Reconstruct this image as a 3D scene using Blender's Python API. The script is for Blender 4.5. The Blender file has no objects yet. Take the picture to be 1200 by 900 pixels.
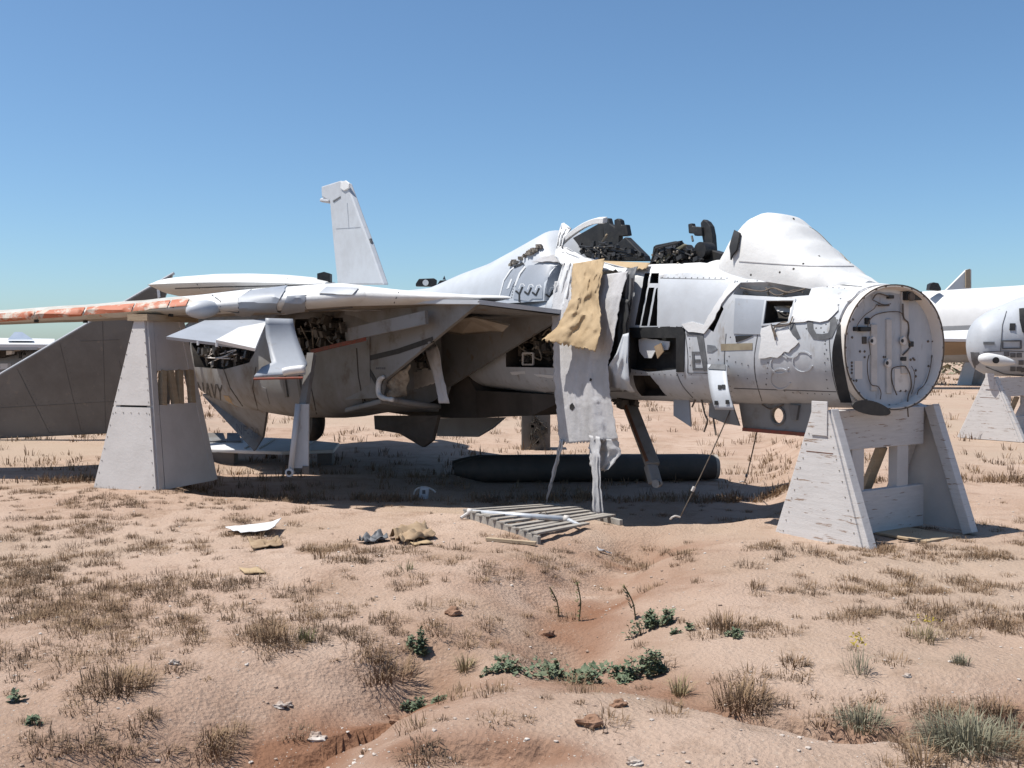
import bpy, bmesh, math, random
import numpy as np
from mathutils import Vector, Matrix
from mathutils.bvhtree import BVHTree
from mathutils.geometry import delaunay_2d_cdt

S = bpy.context.scene
COL = S.collection
rad = math.radians
random.seed(7)
rng = np.random.default_rng(11)

# ------------------------------------------------------------------ camera
FPX, CH, HOR = 1200.0, 1.7, 410.0          # focal length in photo pixels, eye height, horizon row
PITCH = math.atan((450 - HOR) / FPX)
cam = bpy.data.cameras.new('camera')
cam.sensor_width = 36; cam.lens = 36 * FPX / 1200
cam.clip_start = 0.1; cam.clip_end = 20000
camo = bpy.data.objects.new('camera', cam); COL.objects.link(camo)
camo.location = (0, 0, CH); camo.rotation_euler = (math.pi / 2 - PITCH, 0, 0)
S.camera = camo
# ------------------------------------------------------------------ sky and sun
SUN = Vector((-0.40, -0.04, 0.90)).normalized()
elev = math.asin(SUN.z); az = math.atan2(SUN.x, SUN.y)
w = bpy.data.worlds.new('World'); S.world = w; w.use_nodes = True
nt = w.node_tree
bgn = nt.nodes['Background']
sky = nt.nodes.new('ShaderNodeTexSky'); sky.sky_type = 'NISHITA'; sky.sun_disc = False
sky.sun_elevation = elev; sky.sun_rotation = az
sky.altitude = 800; sky.air_density = 0.95; sky.dust_density = 1.5; sky.ozone_density = 6.0
tnt = nt.nodes.new('ShaderNodeMix'); tnt.data_type = 'RGBA'; tnt.blend_type = 'MULTIPLY'; tnt.inputs[0].default_value = 1; tnt.inputs[7].default_value = (0.91, 1.01, 0.99, 1)   # white balance of the whole sky
nt.links.new(sky.outputs[0], tnt.inputs[6]); nt.links.new(tnt.outputs[2], bgn.inputs[0]); bgn.inputs[1].default_value = 0.100
sl = bpy.data.lights.new('sun', 'SUN'); sl.energy = 5.0; sl.angle = rad(0.53); sl.color = (1.0, 0.955, 0.89)
slo = bpy.data.objects.new('sun', sl); COL.objects.link(slo)
slo.rotation_euler = SUN.to_track_quat('Z', 'Y').to_euler(); slo.location = (0, 0, 30)
S.view_settings.view_transform = 'Standard'; S.view_settings.look = 'None'
S.view_settings.exposure = 0.5; S.view_settings.gamma = 1
S.cycles.max_bounces = 6

# ------------------------------------------------------------------ pixel helpers (photo is 1200 x 900)
def ray(px, py):
    a = (px - 600) / FPX; b = (450 - py) / FPX
    cp, sp = math.cos(PITCH), math.sin(PITCH)
    return Vector((a, cp + b * sp, -sp + b * cp))
def W(px, py, Y):
    d = ray(px, py); t = Y / d.y
    return Vector((0, 0, CH)) + d * t
def Gp(px, py, z=0.0):
    d = ray(px, py); t = (z - CH) / d.z
    return Vector((0, 0, CH)) + d * t

# ------------------------------------------------------------------ the aircraft's own frame: u aft, v right, w up
A = rad(56); CA, SA = math.cos(A), math.sin(A)
NOSE = Vector((3.43, 9.3, 0))
UD = Vector((-CA, SA, 0)); VD = Vector((-SA, -CA, 0))
def loc(p):
    d = p - NOSE
    return Vector((d.dot(UD), d.dot(VD), d.z))
def wld(u, v, z): return NOSE + UD * u + VD * v + Vector((0, 0, z))
CAML = loc(Vector((0, 0, CH)))
def rayl(px, py):
    d = ray(px, py)
    return Vector((d.dot(UD), d.dot(VD), d.z))
def L(px, py, u=None, v=None, w=None, Y=None):
    if Y is not None: return loc(W(px, py, Y))
    d = rayl(px, py)
    if u is not None: t = (u - CAML.x) / d.x
    elif v is not None: t = (v - CAML.y) / d.y
    else: t = (w - CAML.z) / d.z
    return CAML + d * t

# ------------------------------------------------------------------ noise
def _hash(ix, iy, s):
    h = (ix.astype(np.int64) * 374761393 + iy.astype(np.int64) * 668265263 + s * 144665) & 0xffffffff
    h = ((h ^ (h >> 13)) * 1274126177) & 0xffffffff
    return ((h ^ (h >> 16)) & 0xffff) / 65535.0
def vnoise(x, y, s=0):
    x = np.asarray(x, float); y = np.asarray(y, float)
    ix = np.floor(x); iy = np.floor(y); fx = x - ix; fy = y - iy
    fx = fx * fx * (3 - 2 * fx); fy = fy * fy * (3 - 2 * fy)
    a = _hash(ix, iy, s); b = _hash(ix + 1, iy, s); c = _hash(ix, iy + 1, s); d = _hash(ix + 1, iy + 1, s)
    return (a * (1 - fx) + b * fx) * (1 - fy) + (c * (1 - fx) + d * fx) * fy
def fbm(x, y, s=0, o=4):
    r = 0; a = 0.5; f = 1.0
    for k in range(o):
        r = r + a * (vnoise(x * f, y * f, s + k * 17) - 0.5); a *= 0.5; f *= 2.03
    return r

# ------------------------------------------------------------------ materials
MATS = {}
ALB = 0.72                                             # overall reflectance, balanced against the exposure
def alb(c): return tuple(v * ALB for v in c)
def mat(name, base, second=None, rough=0.7, scale=3.0, lo=0.4, hi=0.62, third=None, tscale=9.0, tlo=0.56, thi=0.66,
        bump=0.0, bscale=30.0, metal=0.0, stretch=(1, 1, 1), spec=0.35, trans=0.0, detail=6.0):
    base = alb(base); second = alb(second) if second else None; third = alb(third) if third else None
    m = bpy.data.materials.new(name); m.use_nodes = True
    n = m.node_tree.nodes; l = m.node_tree.links
    b = n['Principled BSDF']; b.inputs['Roughness'].default_value = rough; b.inputs['Metallic'].default_value = metal
    b.inputs['Specular IOR Level'].default_value = spec
    tc = n.new('ShaderNodeTexCoord'); mp = n.new('ShaderNodeMapping'); mp.inputs['Scale'].default_value = stretch
    l.new(tc.outputs['Object'], mp.inputs[0])
    def noise(sc, det=detail):
        x = n.new('ShaderNodeTexNoise'); x.inputs['Scale'].default_value = sc; x.inputs['Detail'].default_value = det
        x.inputs['Roughness'].default_value = 0.65
        l.new(mp.outputs[0], x.inputs['Vector']); return x
    def ramp(src, a, c):
        r = n.new('ShaderNodeMapRange'); r.inputs['From Min'].default_value = a; r.inputs['From Max'].default_value = c
        l.new(src, r.inputs['Value']); return r.outputs[0]
    def mix(f, c1, c2):
        x = n.new('ShaderNodeMix'); x.data_type = 'RGBA'; l.new(f, x.inputs[0])
        for c, i in ((c1, 6), (c2, 7)):
            if isinstance(c, tuple): x.inputs[i].default_value = (*c, 1)
            else: l.new(c, x.inputs[i])
        return x.outputs[2]
    cur = base
    if second: cur = mix(ramp(noise(scale).outputs[0], lo, hi), base, second)
    if third: cur = mix(ramp(noise(tscale).outputs[0], tlo, thi), cur, third)
    if isinstance(cur, tuple): b.inputs['Base Color'].default_value = (*cur, 1)
    else: l.new(cur, b.inputs['Base Color'])
    if bump:
        bp = n.new('ShaderNodeBump'); bp.inputs['Strength'].default_value = bump; bp.inputs['Distance'].default_value = 0.02
        l.new(noise(bscale).outputs[0], bp.inputs['Height']); l.new(bp.outputs[0], b.inputs['Normal'])
    MATS[name] = m
    m['mixfn'] = 0
    return m
def M(k): return MATS[k]
mat('grey_paint', (0.58, 0.60, 0.63), (0.49, 0.51, 0.54), 0.5, 2.6, 0.40, 0.62, (0.32, 0.285, 0.25), 6.0, 0.57, 0.74, 0.12, 14, stretch=(1.6, 1.6, .6))
mat('grey_panel', (0.395, 0.425, 0.475), (0.35, 0.375, 0.415), 0.5, 3, 0.4, 0.65, (0.30, 0.28, 0.26), 10, 0.64, 0.74, 0.06, 14)
mat('pale_panel', (0.57, 0.60, 0.64), (0.51, 0.53, 0.56), 0.5, 3, 0.4, 0.65, (0.40, 0.36, 0.32), 10, 0.66, 0.76, 0.06, 14)
mat('white_cover', (0.80, 0.80, 0.79), (0.72, 0.72, 0.71), 0.6, 2.5, 0.42, 0.66, (0.56, 0.51, 0.45), 8, 0.66, 0.76, 0.22, 16)
mat('white_film', (0.82, 0.82, 0.82), (0.76, 0.76, 0.76), 0.55, 5, 0.4, 0.7, None, bump=0.2, bscale=25)
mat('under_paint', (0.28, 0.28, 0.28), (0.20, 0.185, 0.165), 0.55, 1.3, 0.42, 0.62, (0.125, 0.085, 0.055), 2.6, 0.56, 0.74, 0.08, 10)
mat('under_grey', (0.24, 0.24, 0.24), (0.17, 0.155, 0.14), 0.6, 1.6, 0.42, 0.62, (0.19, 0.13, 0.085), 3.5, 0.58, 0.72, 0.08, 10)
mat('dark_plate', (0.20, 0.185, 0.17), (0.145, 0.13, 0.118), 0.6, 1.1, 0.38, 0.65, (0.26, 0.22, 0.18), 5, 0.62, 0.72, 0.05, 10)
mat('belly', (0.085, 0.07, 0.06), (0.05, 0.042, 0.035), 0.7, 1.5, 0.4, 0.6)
mat('faint_line', (0.15, 0.138, 0.127), (0.13, 0.12, 0.11), 0.7, 6)
mat('stencil', (0.115, 0.118, 0.125), (0.19, 0.195, 0.205), 0.6, 9, 0.45, 0.7)
mat('stencil_pale', (0.17, 0.18, 0.20), (0.25, 0.265, 0.29), 0.6, 11, 0.45, 0.7)
mat('black', (0.018, 0.018, 0.019), (0.035, 0.034, 0.033), 0.6, 8)
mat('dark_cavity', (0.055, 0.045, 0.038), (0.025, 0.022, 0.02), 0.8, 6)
mat('equip', (0.11, 0.095, 0.08), (0.05, 0.045, 0.04), 0.6, 12, 0.4, 0.6, (0.30, 0.25, 0.19), 25, 0.6, 0.68)
mat('equip_pale', (0.38, 0.34, 0.28), (0.24, 0.20, 0.16), 0.6, 14)
mat('seat_dark', (0.022, 0.022, 0.024), (0.040, 0.038, 0.036), 0.5, 12, 0.4, 0.6, (0.075, 0.07, 0.06), 26, 0.64, 0.7)
mat('olive', (0.13, 0.125, 0.085), (0.20, 0.19, 0.14), 0.8, 9)
mat('bulkhead', (0.86, 0.80, 0.74), (0.78, 0.72, 0.66), 0.6, 3, 0.4, 0.65, (0.42, 0.335, 0.26), 4.5, 0.58, 0.80)
mat('rib', (0.68, 0.64, 0.60), (0.57, 0.53, 0.49), 0.6, 6, 0.4, 0.65)
mat('wire', (0.12, 0.095, 0.075), (0.20, 0.155, 0.12), 0.7, 20)
mat('rust', (0.20, 0.085, 0.04), (0.12, 0.06, 0.035), 0.8, 12)
mat('red_edge', (0.32, 0.07, 0.045), (0.20, 0.08, 0.05), 0.7, 15)
mat('primer', (0.36, 0.31, 0.22), (0.28, 0.23, 0.16), 0.7, 6)
mat('tan_canvas', (0.51, 0.375, 0.225), (0.44, 0.315, 0.18), 0.85, 3.2, 0.4, 0.64, (0.40, 0.26, 0.125), 6, 0.62, 0.75, 0.25, 18)
mat('cloth', (0.60, 0.59, 0.60), (0.50, 0.49, 0.49), 0.85, 4, 0.4, 0.64, (0.42, 0.38, 0.34), 5, 0.62, 0.76, 0.3, 22)
mat('orange_strip', (0.52, 0.155, 0.075), (0.62, 0.54, 0.45), 0.6, 5, 0.52, 0.62, (0.40, 0.34, 0.25), 11, 0.60, 0.68, 0.1, 20, stretch=(1, 1, 1))
mat('wing_lead', (0.62, 0.60, 0.55), (0.50, 0.45, 0.37), 0.55, 4, 0.45, 0.62, (0.60, 0.24, 0.12), 6, 0.64, 0.70)
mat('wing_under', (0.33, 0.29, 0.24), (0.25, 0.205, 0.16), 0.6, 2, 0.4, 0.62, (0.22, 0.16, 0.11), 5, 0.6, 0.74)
mat('tank', (0.075, 0.066, 0.058), (0.11, 0.092, 0.078), 0.7, 3, 0.4, 0.65, (0.06, 0.055, 0.05), 5, 0.55, 0.7)
mat('white_wood', (0.74, 0.71, 0.69), (0.66, 0.63, 0.61), 0.75, 5, 0.4, 0.65, (0.36, 0.26, 0.20), 4.5, 0.605, 0.645, 0.25, 30, stretch=(0.9, 0.9, 8))
mat('white_ply', (0.72, 0.68, 0.65), (0.64, 0.60, 0.57), 0.75, 2.5, 0.4, 0.65, (0.44, 0.32, 0.24), 7, 0.67, 0.73, 0.15, 30)
mat('tan_wood', (0.52, 0.41, 0.28), (0.44, 0.33, 0.22), 0.8, 4, 0.4, 0.65, None, bump=0.2, bscale=30, stretch=(1, 1, 5))
mat('grey_wood', (0.42, 0.385, 0.34), (0.31, 0.28, 0.245), 0.85, 5, 0.4, 0.65, (0.20, 0.17, 0.14), 9, 0.62, 0.7, 0.3, 30)
mat('metal_tube', (0.72, 0.74, 0.77), (0.60, 0.61, 0.63), 0.35, 9, 0.4, 0.65, metal=0.25)
mat('card', (0.40, 0.29, 0.185), (0.32, 0.22, 0.135), 0.9, 7)
mat('stone', (0.36, 0.26, 0.20), (0.66, 0.60, 0.54), 0.85, 2.3, 0.44, 0.56)
mat('dirt_clod', (0.26, 0.145, 0.09), (0.34, 0.20, 0.13), 0.95, 14, bump=0.5, bscale=40)
mat('dry_grass', (0.25, 0.155, 0.092), (0.36, 0.245, 0.145), 0.9, 7, 0.38, 0.62, (0.17, 0.115, 0.075), 1.6, 0.48, 0.66)
mat('straw', (0.42, 0.34, 0.19), (0.30, 0.24, 0.13), 0.9, 6)
mat('weed_green', (0.105, 0.15, 0.085), (0.21, 0.23, 0.14), 0.8, 24, 0.42, 0.62)
mat('sage', (0.29, 0.275, 0.19), (0.21, 0.19, 0.125), 0.85, 8)
mat('stalk', (0.16, 0.16, 0.07), (0.22, 0.18, 0.09), 0.85, 8)
mat('yellow_bloom', (0.55, 0.42, 0.05), (0.48, 0.36, 0.05), 0.7, 8)
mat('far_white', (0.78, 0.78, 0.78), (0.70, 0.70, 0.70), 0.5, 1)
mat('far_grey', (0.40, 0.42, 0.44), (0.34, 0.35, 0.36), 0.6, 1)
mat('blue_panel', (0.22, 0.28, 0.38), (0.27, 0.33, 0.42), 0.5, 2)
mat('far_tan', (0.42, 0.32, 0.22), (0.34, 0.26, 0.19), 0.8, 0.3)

# ------------------------------------------------------------------ mesh helpers
def tag(o, label=None, cat=None, group=None, kind=None):
    if label: o['label'] = label
    if cat: o['category'] = cat
    if group: o['group'] = group
    if kind: o['kind'] = kind
    return o
def empty(name, p=(0, 0, 0), rz=0.0):
    o = bpy.data.objects.new(name, None); COL.objects.link(o); o.location = p; o.rotation_euler = (0, 0, rz)
    o.empty_display_size = 0.1
    return o
def mobj(name, vs, fs, m, parent=None, smooth=False, angle=None):
    me = bpy.data.meshes.new(name)
    me.from_pydata([tuple(v) for v in vs], [], fs); me.update()
    bm = bmesh.new(); bm.from_mesh(me); bmesh.ops.recalc_face_normals(bm, faces=bm.faces); bm.to_mesh(me); bm.free()
    me.materials.append(M(m) if isinstance(m, str) else m)
    if smooth or angle:
        me.polygons.foreach_set('use_smooth', [True] * len(me.polygons))
        if angle: me.set_sharp_from_angle(angle=rad(angle))
    o = bpy.data.objects.new(name, me); COL.objects.link(o)
    if parent: o.parent = parent
    return o
class MB:
    def __init__(s): s.v = []; s.f = []
    def add(s, vs, fs):
        k = len(s.v); s.v += [Vector(p) for p in vs]; s.f += [tuple(i + k for i in f) for f in fs]; return s
    def box(s, c, d, R=None):
        c = Vector(c); x, y, z = d[0] / 2, d[1] / 2, d[2] / 2
        ch = min(x, y, z) * 0.0
        P = [Vector((a * x, b * y, e * z)) for a in (-1, 1) for b in (-1, 1) for e in (-1, 1)]
        if R is not None: P = [R @ p for p in P]
        return s.add([c + p for p in P], [(0, 1, 3, 2), (4, 6, 7, 5), (0, 4, 5, 1), (2, 3, 7, 6), (0, 2, 6, 4), (1, 5, 7, 3)])
    def beam(s, a, b, wx, wz, side=None):
        a = Vector(a); b = Vector(b); t = (b - a).normalized()
        sd = Vector(side) if side is not None else (t.cross(Vector((0, 0, 1))) if abs(t.z) < 0.95 else Vector((1, 0, 0)))
        sd = (sd - t * sd.dot(t)).normalized(); up = t.cross(sd)
        vs = [p + sd * (i * wx / 2) + up * (j * wz / 2) for p in (a, b) for i, j in ((-1, -1), (1, -1), (1, 1), (-1, 1))]
        return s.add(vs, [(0, 1, 2, 3), (7, 6, 5, 4), (0, 4, 5, 1), (1, 5, 6, 2), (2, 6, 7, 3), (3, 7, 4, 0)])
    def tube(s, path, r, n=8):
        path = [Vector(p) for p in path]; k = len(path); vs = []; ref = Vector((0.31, 0.22, 0.92))
        for i, p in enumerate(path):
            t = (path[min(i + 1, k - 1)] - path[max(i - 1, 0)]).normalized()
            a = t.cross(ref).normalized(); b = t.cross(a)
            rr = r[i] if isinstance(r, (list, tuple)) else r
            vs += [p + a * (rr * math.cos(2 * math.pi * j / n)) + b * (rr * math.sin(2 * math.pi * j / n)) for j in range(n)]
        fs = [(i * n + j, i * n + (j + 1) % n, (i + 1) * n + (j + 1) % n, (i + 1) * n + j) for i in range(k - 1) for j in range(n)]
        fs += [tuple(range(n)), tuple(range((k - 1) * n, k * n))]
        return s.add(vs, fs)
    def loft(s, rings, cap=True, closed=True):
        n = len(rings[0]); vs = [p for r in rings for p in r]; m = n if closed else n - 1
        fs = [(i * n + j, i * n + (j + 1) % n, (i + 1) * n + (j + 1) % n, (i + 1) * n + j) for i in range(len(rings) - 1) for j in range(m)]
        if cap: fs += [tuple(range(n)), tuple(range((len(rings) - 1) * n, len(rings) * n))]
        return s.add(vs, fs)
    def plate(s, pts, th, nrm=None):
        pts = [Vector(p) for p in pts]; n = len(pts)
        if nrm is None:
            nrm = Vector()
            for i in range(n): nrm += pts[i].cross(pts[(i + 1) % n])
        nrm = Vector(nrm).normalized() * (th / 2)
        return s.add([p + nrm for p in pts] + [p - nrm for p in pts],
                     [tuple(range(n)), tuple(range(2 * n - 1, n - 1, -1))] + [(i, i + n, (i + 1) % n + n, (i + 1) % n) for i in range(n)])
    def build(s, name, m, parent=None, smooth=False, angle=None): return mobj(name, s.v, s.f, m, parent, smooth, angle)
def bevel(o, wdt=0.01, seg=2):
    b = o.modifiers.new('bevel', 'BEVEL'); b.width = wdt; b.segments = seg; b.limit_method = 'ANGLE'; return o
def smoothpath(pts, k=6):
    pts = [Vector(p) for p in pts]; out = []
    for i in range(len(pts) - 1):
        p0 = pts[max(i - 1, 0)]; p1 = pts[i]; p2 = pts[i + 1]; p3 = pts[min(i + 2, len(pts) - 1)]
        for j in range(k):
            t = j / k
            out.append(0.5 * ((2 * p1) + (p2 - p0) * t + (2 * p0 - 5 * p1 + 4 * p2 - p3) * t * t + (3 * p1 - p0 - 3 * p2 + p3) * t ** 3))
    return out + [pts[-1]]
def lerpt(tab, x):                                    # table of rows (x, a, b, ...) smoothly interpolated
    if x <= tab[0][0]: return tab[0][1:]
    for a, b in zip(tab, tab[1:]):
        if x <= b[0]:
            t = (x - a[0]) / (b[0] - a[0]); t = t * t * (3 - 2 * t) * 0.5 + t * 0.5
            return tuple(p + (q - p) * t for p, q in zip(a[1:], b[1:]))
    return tab[-1][1:]

# surfaces that things can be laid on
class Surf:
    def __init__(s, o):
        s.o = o; s.b = BVHTree.FromPolygons([v.co.copy() for v in o.data.vertices], [tuple(p.vertices) for p in o.data.polygons])
    def hit(s, px, py):
        d = rayl(px, py).normalized(); h = s.b.ray_cast(CAML, d)
        if h[0] is None:
            best = None
            for k in range(0, 60):
                p = CAML + d * (6 + k * 0.25); q = s.b.find_nearest(p)
                if best is None or q[3] < best[2]: best = (q[0], q[1], q[3])
            h = best
        n = h[1].normalized()
        if n.dot(d) > 0: n = -n
        return h[0].copy(), n
def dens(poly, step, amp=0.0, rr=random):
    out = []
    for i in range(len(poly)):
        a = poly[i]; b = poly[(i + 1) % len(poly)]; dd = math.hypot(b[0] - a[0], b[1] - a[1]); k = max(1, int(dd / step))
        for j in range(k):
            t = j / k; x = a[0] + (b[0] - a[0]) * t; y = a[1] + (b[1] - a[1]) * t
            if amp and j: x += rr.uniform(-amp, amp); y += rr.uniform(-amp, amp)
            out.append((x, y))
    return out
def patch(name, poly, surf, m, parent, off=0.003, th=0.004, step=6, amp=0.0, curl=0.0):
    """a thin skin, outlined as seen and laid on a curved surface with its own thickness"""
    bd = dens(poly, step, amp); n = len(bd)
    xs = [p[0] for p in bd]; ys = [p[1] for p in bd]
    def inside(x, y):
        r = False; j = n - 1
        for i in range(n):
            if (bd[i][1] > y) != (bd[j][1] > y) and x < (bd[j][0] - bd[i][0]) * (y - bd[i][1]) / (bd[j][1] - bd[i][1]) + bd[i][0]: r = not r
            j = i
        return r
    pts = list(bd); x = min(xs) + step * 0.7
    while x < max(xs):
        y = min(ys) + step * 0.7
        while y < max(ys):
            if inside(x, y) and min((x - q[0]) ** 2 + (y - q[1]) ** 2 for q in bd) > (step * 0.4) ** 2: pts.append((x, y))
            y += step
        x += step
    v2, e, f, *_ = delaunay_2d_cdt([Vector(p) for p in pts], [], [list(range(n))], 1, 1e-4)
    top = []; bot = []
    for p in v2:
        q, nn = surf.hit(p.x, p.y)
        top.append(q + nn * (off + th)); bot.append(q + nn * (off - 0.002))
    k = len(v2); vs = top + bot; fs = [tuple(t) for t in f]
    cnt = {}
    for t in f:
        for i in range(len(t)):
            a, b = t[i], t[(i + 1) % len(t)]; cnt[(min(a, b), max(a, b))] = cnt.get((min(a, b), max(a, b)), 0) + 1
    fs += [(a, b, b + k, a + k) for (a, b), c in cnt.items() if c == 1]
    return mobj(name, vs, fs, m, parent, angle=40)
def ribbon(name, pts, wd, surf, m, parent, off=0.003, th=0.003):
    out = []; k = len(pts); Lf = []; Rt = []
    for i, p in enumerate(pts):
        a = pts[max(i - 1, 0)]; b = pts[min(i + 1, k - 1)]; dx, dy = b[0] - a[0], b[1] - a[1]; d = math.hypot(dx, dy) or 1
        Lf.append((p[0] - dy / d * wd / 2, p[1] + dx / d * wd / 2)); Rt.append((p[0] + dy / d * wd / 2, p[1] - dx / d * wd / 2))
    return patch(name, Lf + Rt[::-1], surf, m, parent, off, th, step=5)
def cutter(poly, surf, depth, m, out=0.12):
    P = [surf.hit(*p) for p in dens(poly, 14)]
    nn = Vector()
    for q in P: nn += q[1]
    nn.normalize()
    mb = MB(); k = len(P)
    mb.add([q[0] + nn * out for q in P] + [q[0] - nn * depth for q in P],
           [tuple(range(k)), tuple(range(2 * k - 1, k - 1, -1))] + [(i, i + k, (i + 1) % k + k, (i + 1) % k) for i in range(k)])
    return mb.build('cutter', m)
def carve(o, cs):
    """cut the openings one after another; a cut that would wreck the shell is tried again, then left out"""
    def ext(me):
        a = np.empty(len(me.vertices) * 3); me.vertices.foreach_get('co', a); a = a.reshape(-1, 3)
        ar = sum(p.area for p in me.polygons)
        return (a.max(0) - a.min(0)).sum() if len(a) else 0, ar
    for c in cs:
        c.parent = o.parent; old = o.data; e0, a0 = ext(old); ok = False
        for solver in ('EXACT', 'FAST'):
            b = o.modifiers.new('b', 'BOOLEAN'); b.operation = 'DIFFERENCE'; b.object = c; b.solver = solver
            if solver == 'EXACT': b.material_mode = 'TRANSFER'; b.use_self = True
            bpy.context.view_layer.update()
            me = bpy.data.meshes.new_from_object(o.evaluated_get(bpy.context.evaluated_depsgraph_get())); o.modifiers.clear()
            e1, a1 = ext(me)
            if e1 > .95 * e0 and .8 * a0 < a1 < 2.5 * a0: o.data = me; ok = True; break
        if not ok: print('CUT SKIPPED', o.name, list(cs).index(c), e0, e1, a0, a1)
    me = o.data
    me.polygons.foreach_set('use_smooth', [True] * len(me.polygons)); me.set_sharp_from_angle(angle=rad(35))
    for c in cs: bpy.data.objects.remove(c)
def lettering(name, text, quad, surf, m, parent, off=0.003, spacing=1.0):
    """flat letters laid on a surface; quad = top-left, top-right, bottom-right, bottom-left"""
    c = bpy.data.curves.new('t', 'FONT'); c.body = text; c.space_character = spacing; c.resolution_u = 3
    o = bpy.data.objects.new('t', c); COL.objects.link(o); bpy.context.view_layer.update()
    me = bpy.data.meshes.new_from_object(o.evaluated_get(bpy.context.evaluated_depsgraph_get()))
    bpy.data.objects.remove(o)
    bt = bmesh.new(); bt.from_mesh(me); bmesh.ops.triangulate(bt, faces=bt.faces)
    for _ in range(4):
        le_ = [e for e in bt.edges if e.calc_length() > .12]
        if le_: bmesh.ops.subdivide_edges(bt, edges=le_, cuts=1); bmesh.ops.triangulate(bt, faces=bt.faces)
    bt.to_mesh(me); bt.free()
    vs = [v.co.copy() for v in me.vertices]; fs = [tuple(p.vertices) for p in me.polygons]
    x0 = min(v.x for v in vs); x1 = max(v.x for v in vs); y0 = min(v.y for v in vs); y1 = max(v.y for v in vs)
    a, b, cc, d = quad; out = []
    for v in vs:
        s = (v.x - x0) / (x1 - x0); t = (v.y - y0) / (y1 - y0)
        px = (a[0] * (1 - s) + b[0] * s) * t + (d[0] * (1 - s) + cc[0] * s) * (1 - t)
        py = (a[1] * (1 - s) + b[1] * s) * t + (d[1] * (1 - s) + cc[1] * s) * (1 - t)
        q, nn = surf.hit(px, py); out.append(q + nn * (off + 0.003))
    return mobj(name, out, fs, m, parent)
def clutter(name, poly, mk, parent, n, depthrange, m='equip', smin=3, smax=12, seed=1, tubes=6):
    """boxes and pipes crowded in an opening; mk(px, py, d) gives the local point"""
    r = random.Random(seed); mb = MB()
    xs = [p[0] for p in poly]; ys = [p[1] for p in poly]
    def rnd():
        for _ in range(200):
            x = r.uniform(min(xs), max(xs)); y = r.uniform(min(ys), max(ys)); ins = False; j = len(poly) - 1
            for i in range(len(poly)):
                if (poly[i][1] > y) != (poly[j][1] > y) and x < (poly[j][0] - poly[i][0]) * (y - poly[i][1]) / (poly[j][1] - poly[i][1]) + poly[i][0]: ins = not ins
                j = i
            if ins: return x, y
        return xs[0], ys[0]
    for i in range(n):
        x, y = rnd(); d = r.uniform(*depthrange); p = mk(x, y, d); k = 0.0105
        mb.box(p, (r.uniform(smin, smax) * k, r.uniform(smin, smax) * k, r.uniform(smin, smax) * k), Matrix.Rotation(r.uniform(-.4, .4), 3, 'X') @ Matrix.Rotation(r.uniform(-.4, .4), 3, 'Y'))
    for i in range(tubes):
        pts = [mk(*rnd(), r.uniform(*depthrange)) for _ in range(3)]
        mb.tube(smoothpath(pts, 5), 0.010, 6)
    return tag(mb.build(name, m, parent), kind='stuff')

# ------------------------------------------------------------------ ground
def seg_d(x, y, pts):
    d = np.full(np.shape(x), 1e9)
    for a, b in zip(pts, pts[1:]):
        ax, ay = a[0], a[1]; bx, by = b[0], b[1]; l2 = (bx - ax) ** 2 + (by - ay) ** 2
        t = np.clip(((x - ax) * (bx - ax) + (y - ay) * (by - ay)) / l2, 0, 1)
        d = np.minimum(d, np.hypot(x - ax - t * (bx - ax), y - ay - t * (by - ay)))
    return d
GUL = [Gp(*p) for p in ((735, 634), (715, 655), (685, 695), (650, 735), (600, 768), (520, 770), (420, 800), (330, 835), (220, 880))]
GUL2 = [Gp(*p) for p in ((650, 735), (740, 775), (860, 815), (1000, 828), (1100, 833), (1230, 820))]
STEP1 = [Gp(*p) for p in ((820, 818), (880, 822), (960, 832), (1040, 838), (1110, 833), (1200, 818), (1290, 812))]
STEP2 = [Gp(*p) for p in ((325, 836), (370, 832), (400, 815), (440, 806), (490, 790))]
STEP3 = [Gp(*p) for p in ((470, 893), (530, 888), (570, 886), (640, 893), (690, 905))]
MND = [(Gp(590, 850), 1.0, .5, .055), (Gp(900, 655), 1.6, .8, .05), (Gp(500, 665), 1.2, .9, .07), (Gp(830, 690), .9, .7, .05), (Gp(1000, 880), 1.5, .35, .04)]
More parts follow.
